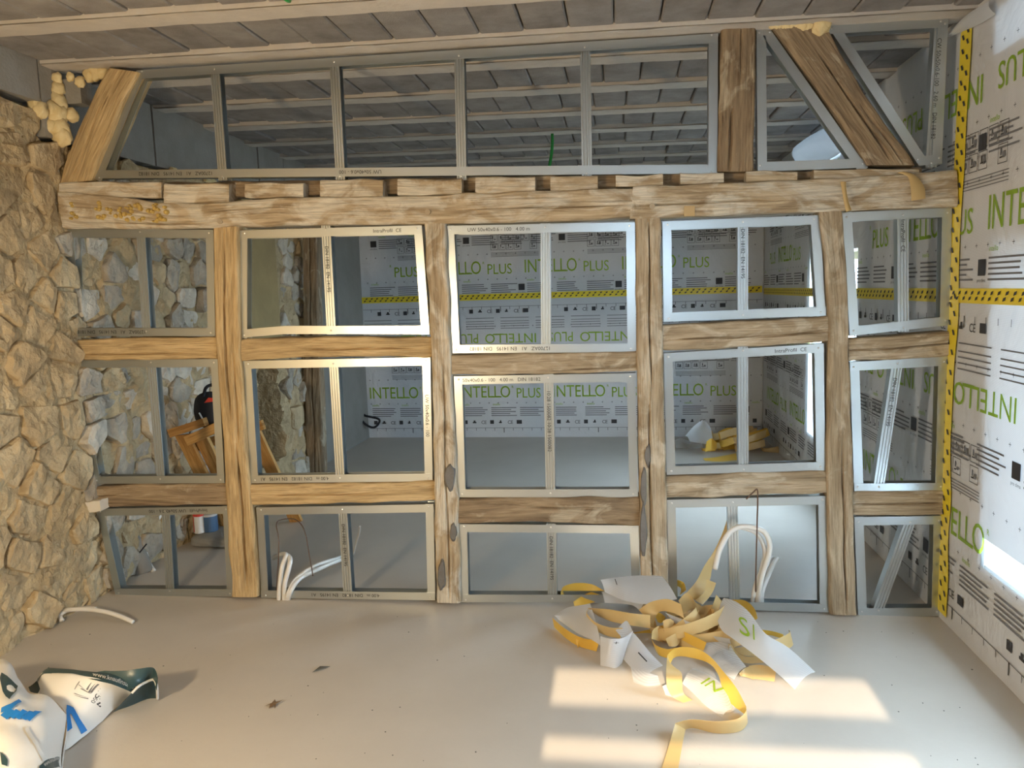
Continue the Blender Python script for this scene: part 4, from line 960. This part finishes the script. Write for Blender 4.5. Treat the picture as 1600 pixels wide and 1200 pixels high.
MB().grid(surf([(44,1072,.06),(56,1066,.10),(62,1056,.12),(76,1042,.15)], [(50,1085,.01),(60,1082,.04),(66,1068,.10),(80,1046,.15)], 10, .0, 2), 10, 4).build('side_panel', M['bagg'], s1, smooth=True)
def uvat(S_, x, y):
    best = None
    for i in range(61):
        for j in range(61):
            p = S_(i/60, j/60) - Vector((0, 0, EYE)); d_ = p.dot(_f); q = (800+FPX*p.dot(_r)/d_-x)**2 + (600-FPX*p.dot(_u)/d_-y)**2
            if best is None or q < best[0]: best = (q, i/60, j/60)
    return best[1:]
def put_px(S_, t_, p0, p1, p2, m_, parent, name, o=.004):
    """lettering from p0 (start of baseline) to p1 (end of baseline), p2 = top of the first letter, in photo pixels"""
    a, b, c_ = (uvat(S_, *p) for p in (p0, p1, p2)); put(S_, t_, a[0], a[1], (b[0]-a[0], b[1]-a[1]), (c_[0]-a[0], c_[1]-a[1]), m_, parent, name, o)
def shape_px(S_, pts, m_, parent, name, o=.004): shape(S_, [(uvat(S_, *a), uvat(S_, *b)) for a, b in pts], m_, parent, name, o)
put_px(S1, '3.15', (161,1073), (148,1091), (170,1076), 'ink', s1, 'print'); put_px(S1, '50', (147,1091), (143,1098), (154,1094), 'ink', s1, 'print')
for (x0, y0, x1, y1) in ((153,1070,142,1084),(149,1069,138,1083),(143,1068,135,1079),(124,1066,116,1078),(122,1071,134,1080),(126,1077,142,1085),(115,1084,142,1091),(116,1087,138,1093),(164,1076,152,1093)):
    shape_px(S1, [((x0,y0),(x0+1.5,y0+.8)),((x1,y1),(x1+1.5,y1+.8))], 'inkg', s1, 'print')
shape_px(S1, [((150,1102),(156,1098)),((158,1107),(163,1102))], 'ink', s1, 'print')
shape_px(S1, [((104,1104),(103,1112)),((110,1103),(109,1116)),((116,1108),(112,1117)),((124,1125),(119,1131)),((135,1143),(127,1148))], 'blue', s1, 'blue_logo')
shape_px(S1, [((104,1110),(110,1116)),((105,1128),(113,1132)),((106,1145),(113,1138))], 'blue', s1, 'blue_logo')
s2 = empty('insulation_sack', 'white insulation sack with blue logo at the lower left edge, partly cut off', 'sack', 'insulation sacks')
S2 = surf([(-70,1060,.10),(-30,1035,.20),(10,1031,.24),(30,1062,.22),(48,1082,.20),(75,1088,.19),(104,1118,.12)], [(-130,1230,.16),(-90,1228,.17),(-40,1232,.18),(10,1234,.18),(50,1232,.15),(80,1224,.10),(96,1204,.02)], 30, .05, 7, .012)
MB().grid(S2, 40, 30).build('film_body', M['bagw'], s2, smooth=True)
skirt = surf([(30,1062,.22),(48,1082,.20),(75,1088,.19),(104,1118,.12),(98,1180,.06),(96,1204,.02)], [(44,1092,.003),(60,1105,.003),(82,1118,.003),(104,1140,.003),(99,1192,.003),(97,1208,.003)], 20, 0, 8, .004)
MB().grid(skirt, 20, 6).build('film_side', M['bagw'], s2, smooth=True)
shape_px(S2, [((2,1052),(1,1062)),((14,1060),(4,1084)),((22,1068),(10,1092)),((28,1074),(14,1096)),((26,1082),(16,1094))], 'bagg', s2, 'green_panel', .006)
shape_px(S2, [((2,1108),(2,1115)),((16,1103),(18,1109)),((30,1094),(34,1098))], 'blue', s2, 'blue_logo', .006)
for x0, x1, x2, x3 in ((2,12,14,24),(14,22,26,34),(24,31,36,44),(33,40,46,54),(42,47,56,66)):
    k_ = (x0-2)*.06; shape_px(S2, [((x0,1122+k_),(x1,1127+k_)),((x2,1110+k_),(x3,1114+k_*.4))], 'blue', s2, 'blue_logo', .006)
shape_px(S2, [((37,1140),(43,1137)),((52,1164),(58,1162)),((66,1190),(72,1188))], 'conduit', s2, 'seam', .006)
shape_px(S2, [((60,1199),(62,1204)),((72,1192),(74,1204)),((84,1186),(86,1202)),((94,1186),(95,1200))], 'bagg', s2, 'green_band', .006)
shape_px(S2, [((1,1178),(1,1198)),((8,1184),(5,1199)),((12,1192),(10,1200))], 'bagg', s2, 'green_band', .006)
put_px(S2, 'www.knaufinsulation', (70,1201), (106,1192), (69,1196), 'bagw', s2, 'white_lettering', .009)

# ---- small litter on the floor
def leaf(x, y, label, m_, pts):
    c = G(x, y, .004); vs = [c+Vector((a*.01, b*.014, h_*.01)) for a, b, h_ in pts]
    return tag(MB().add(vs+[c+Vector((0, 0, .006))], [(i, (i+1) % len(pts), len(pts)) for i in range(len(pts))]).build('litter', M[m_]), label, 'litter', 'bits on the floor')
leaf(427, 1101, 'small dry brown leaf curled on the floor', 'leaf', [(-3,-1,0),(-1,-.4,.5),(-.5,-2,0),(.8,-.6,.3),(2,-2,0),(1.2,0,.4),(3.2,1.6,1),(.6,.9,.4),(-.6,2,.6),(-1,.6,.2)])
leaf(500, 1046, 'small dark triangular chip on the floor', 'slate', [(-2.4,-2,0),(3.8,1.6,.4),(-.6,1.2,.6)])
sp = MB(); random.seed(5)
for i in range(75):
    x, y = random.uniform(60, 1560), random.uniform(955, 1195); c = G(x, y, .001)
    if c.x < -2.6 or c.x > 1.4: continue
    r_ = random.uniform(.0012, .004); sp.add([c+Vector((math.cos(a)*r_*random.uniform(.5, 1.3), math.sin(a)*r_, 0)) for a in (0, 1.2, 2.4, 3.6, 4.9)]+[c+Vector((0, 0, r_*.7))], [(k, (k+1) % 5, 5) for k in range(5)])
o = sp.build('floor_grit', M['slate']); tag(o, 'scattered tiny dark grit over the screed floor', 'grit', kind='stuff')
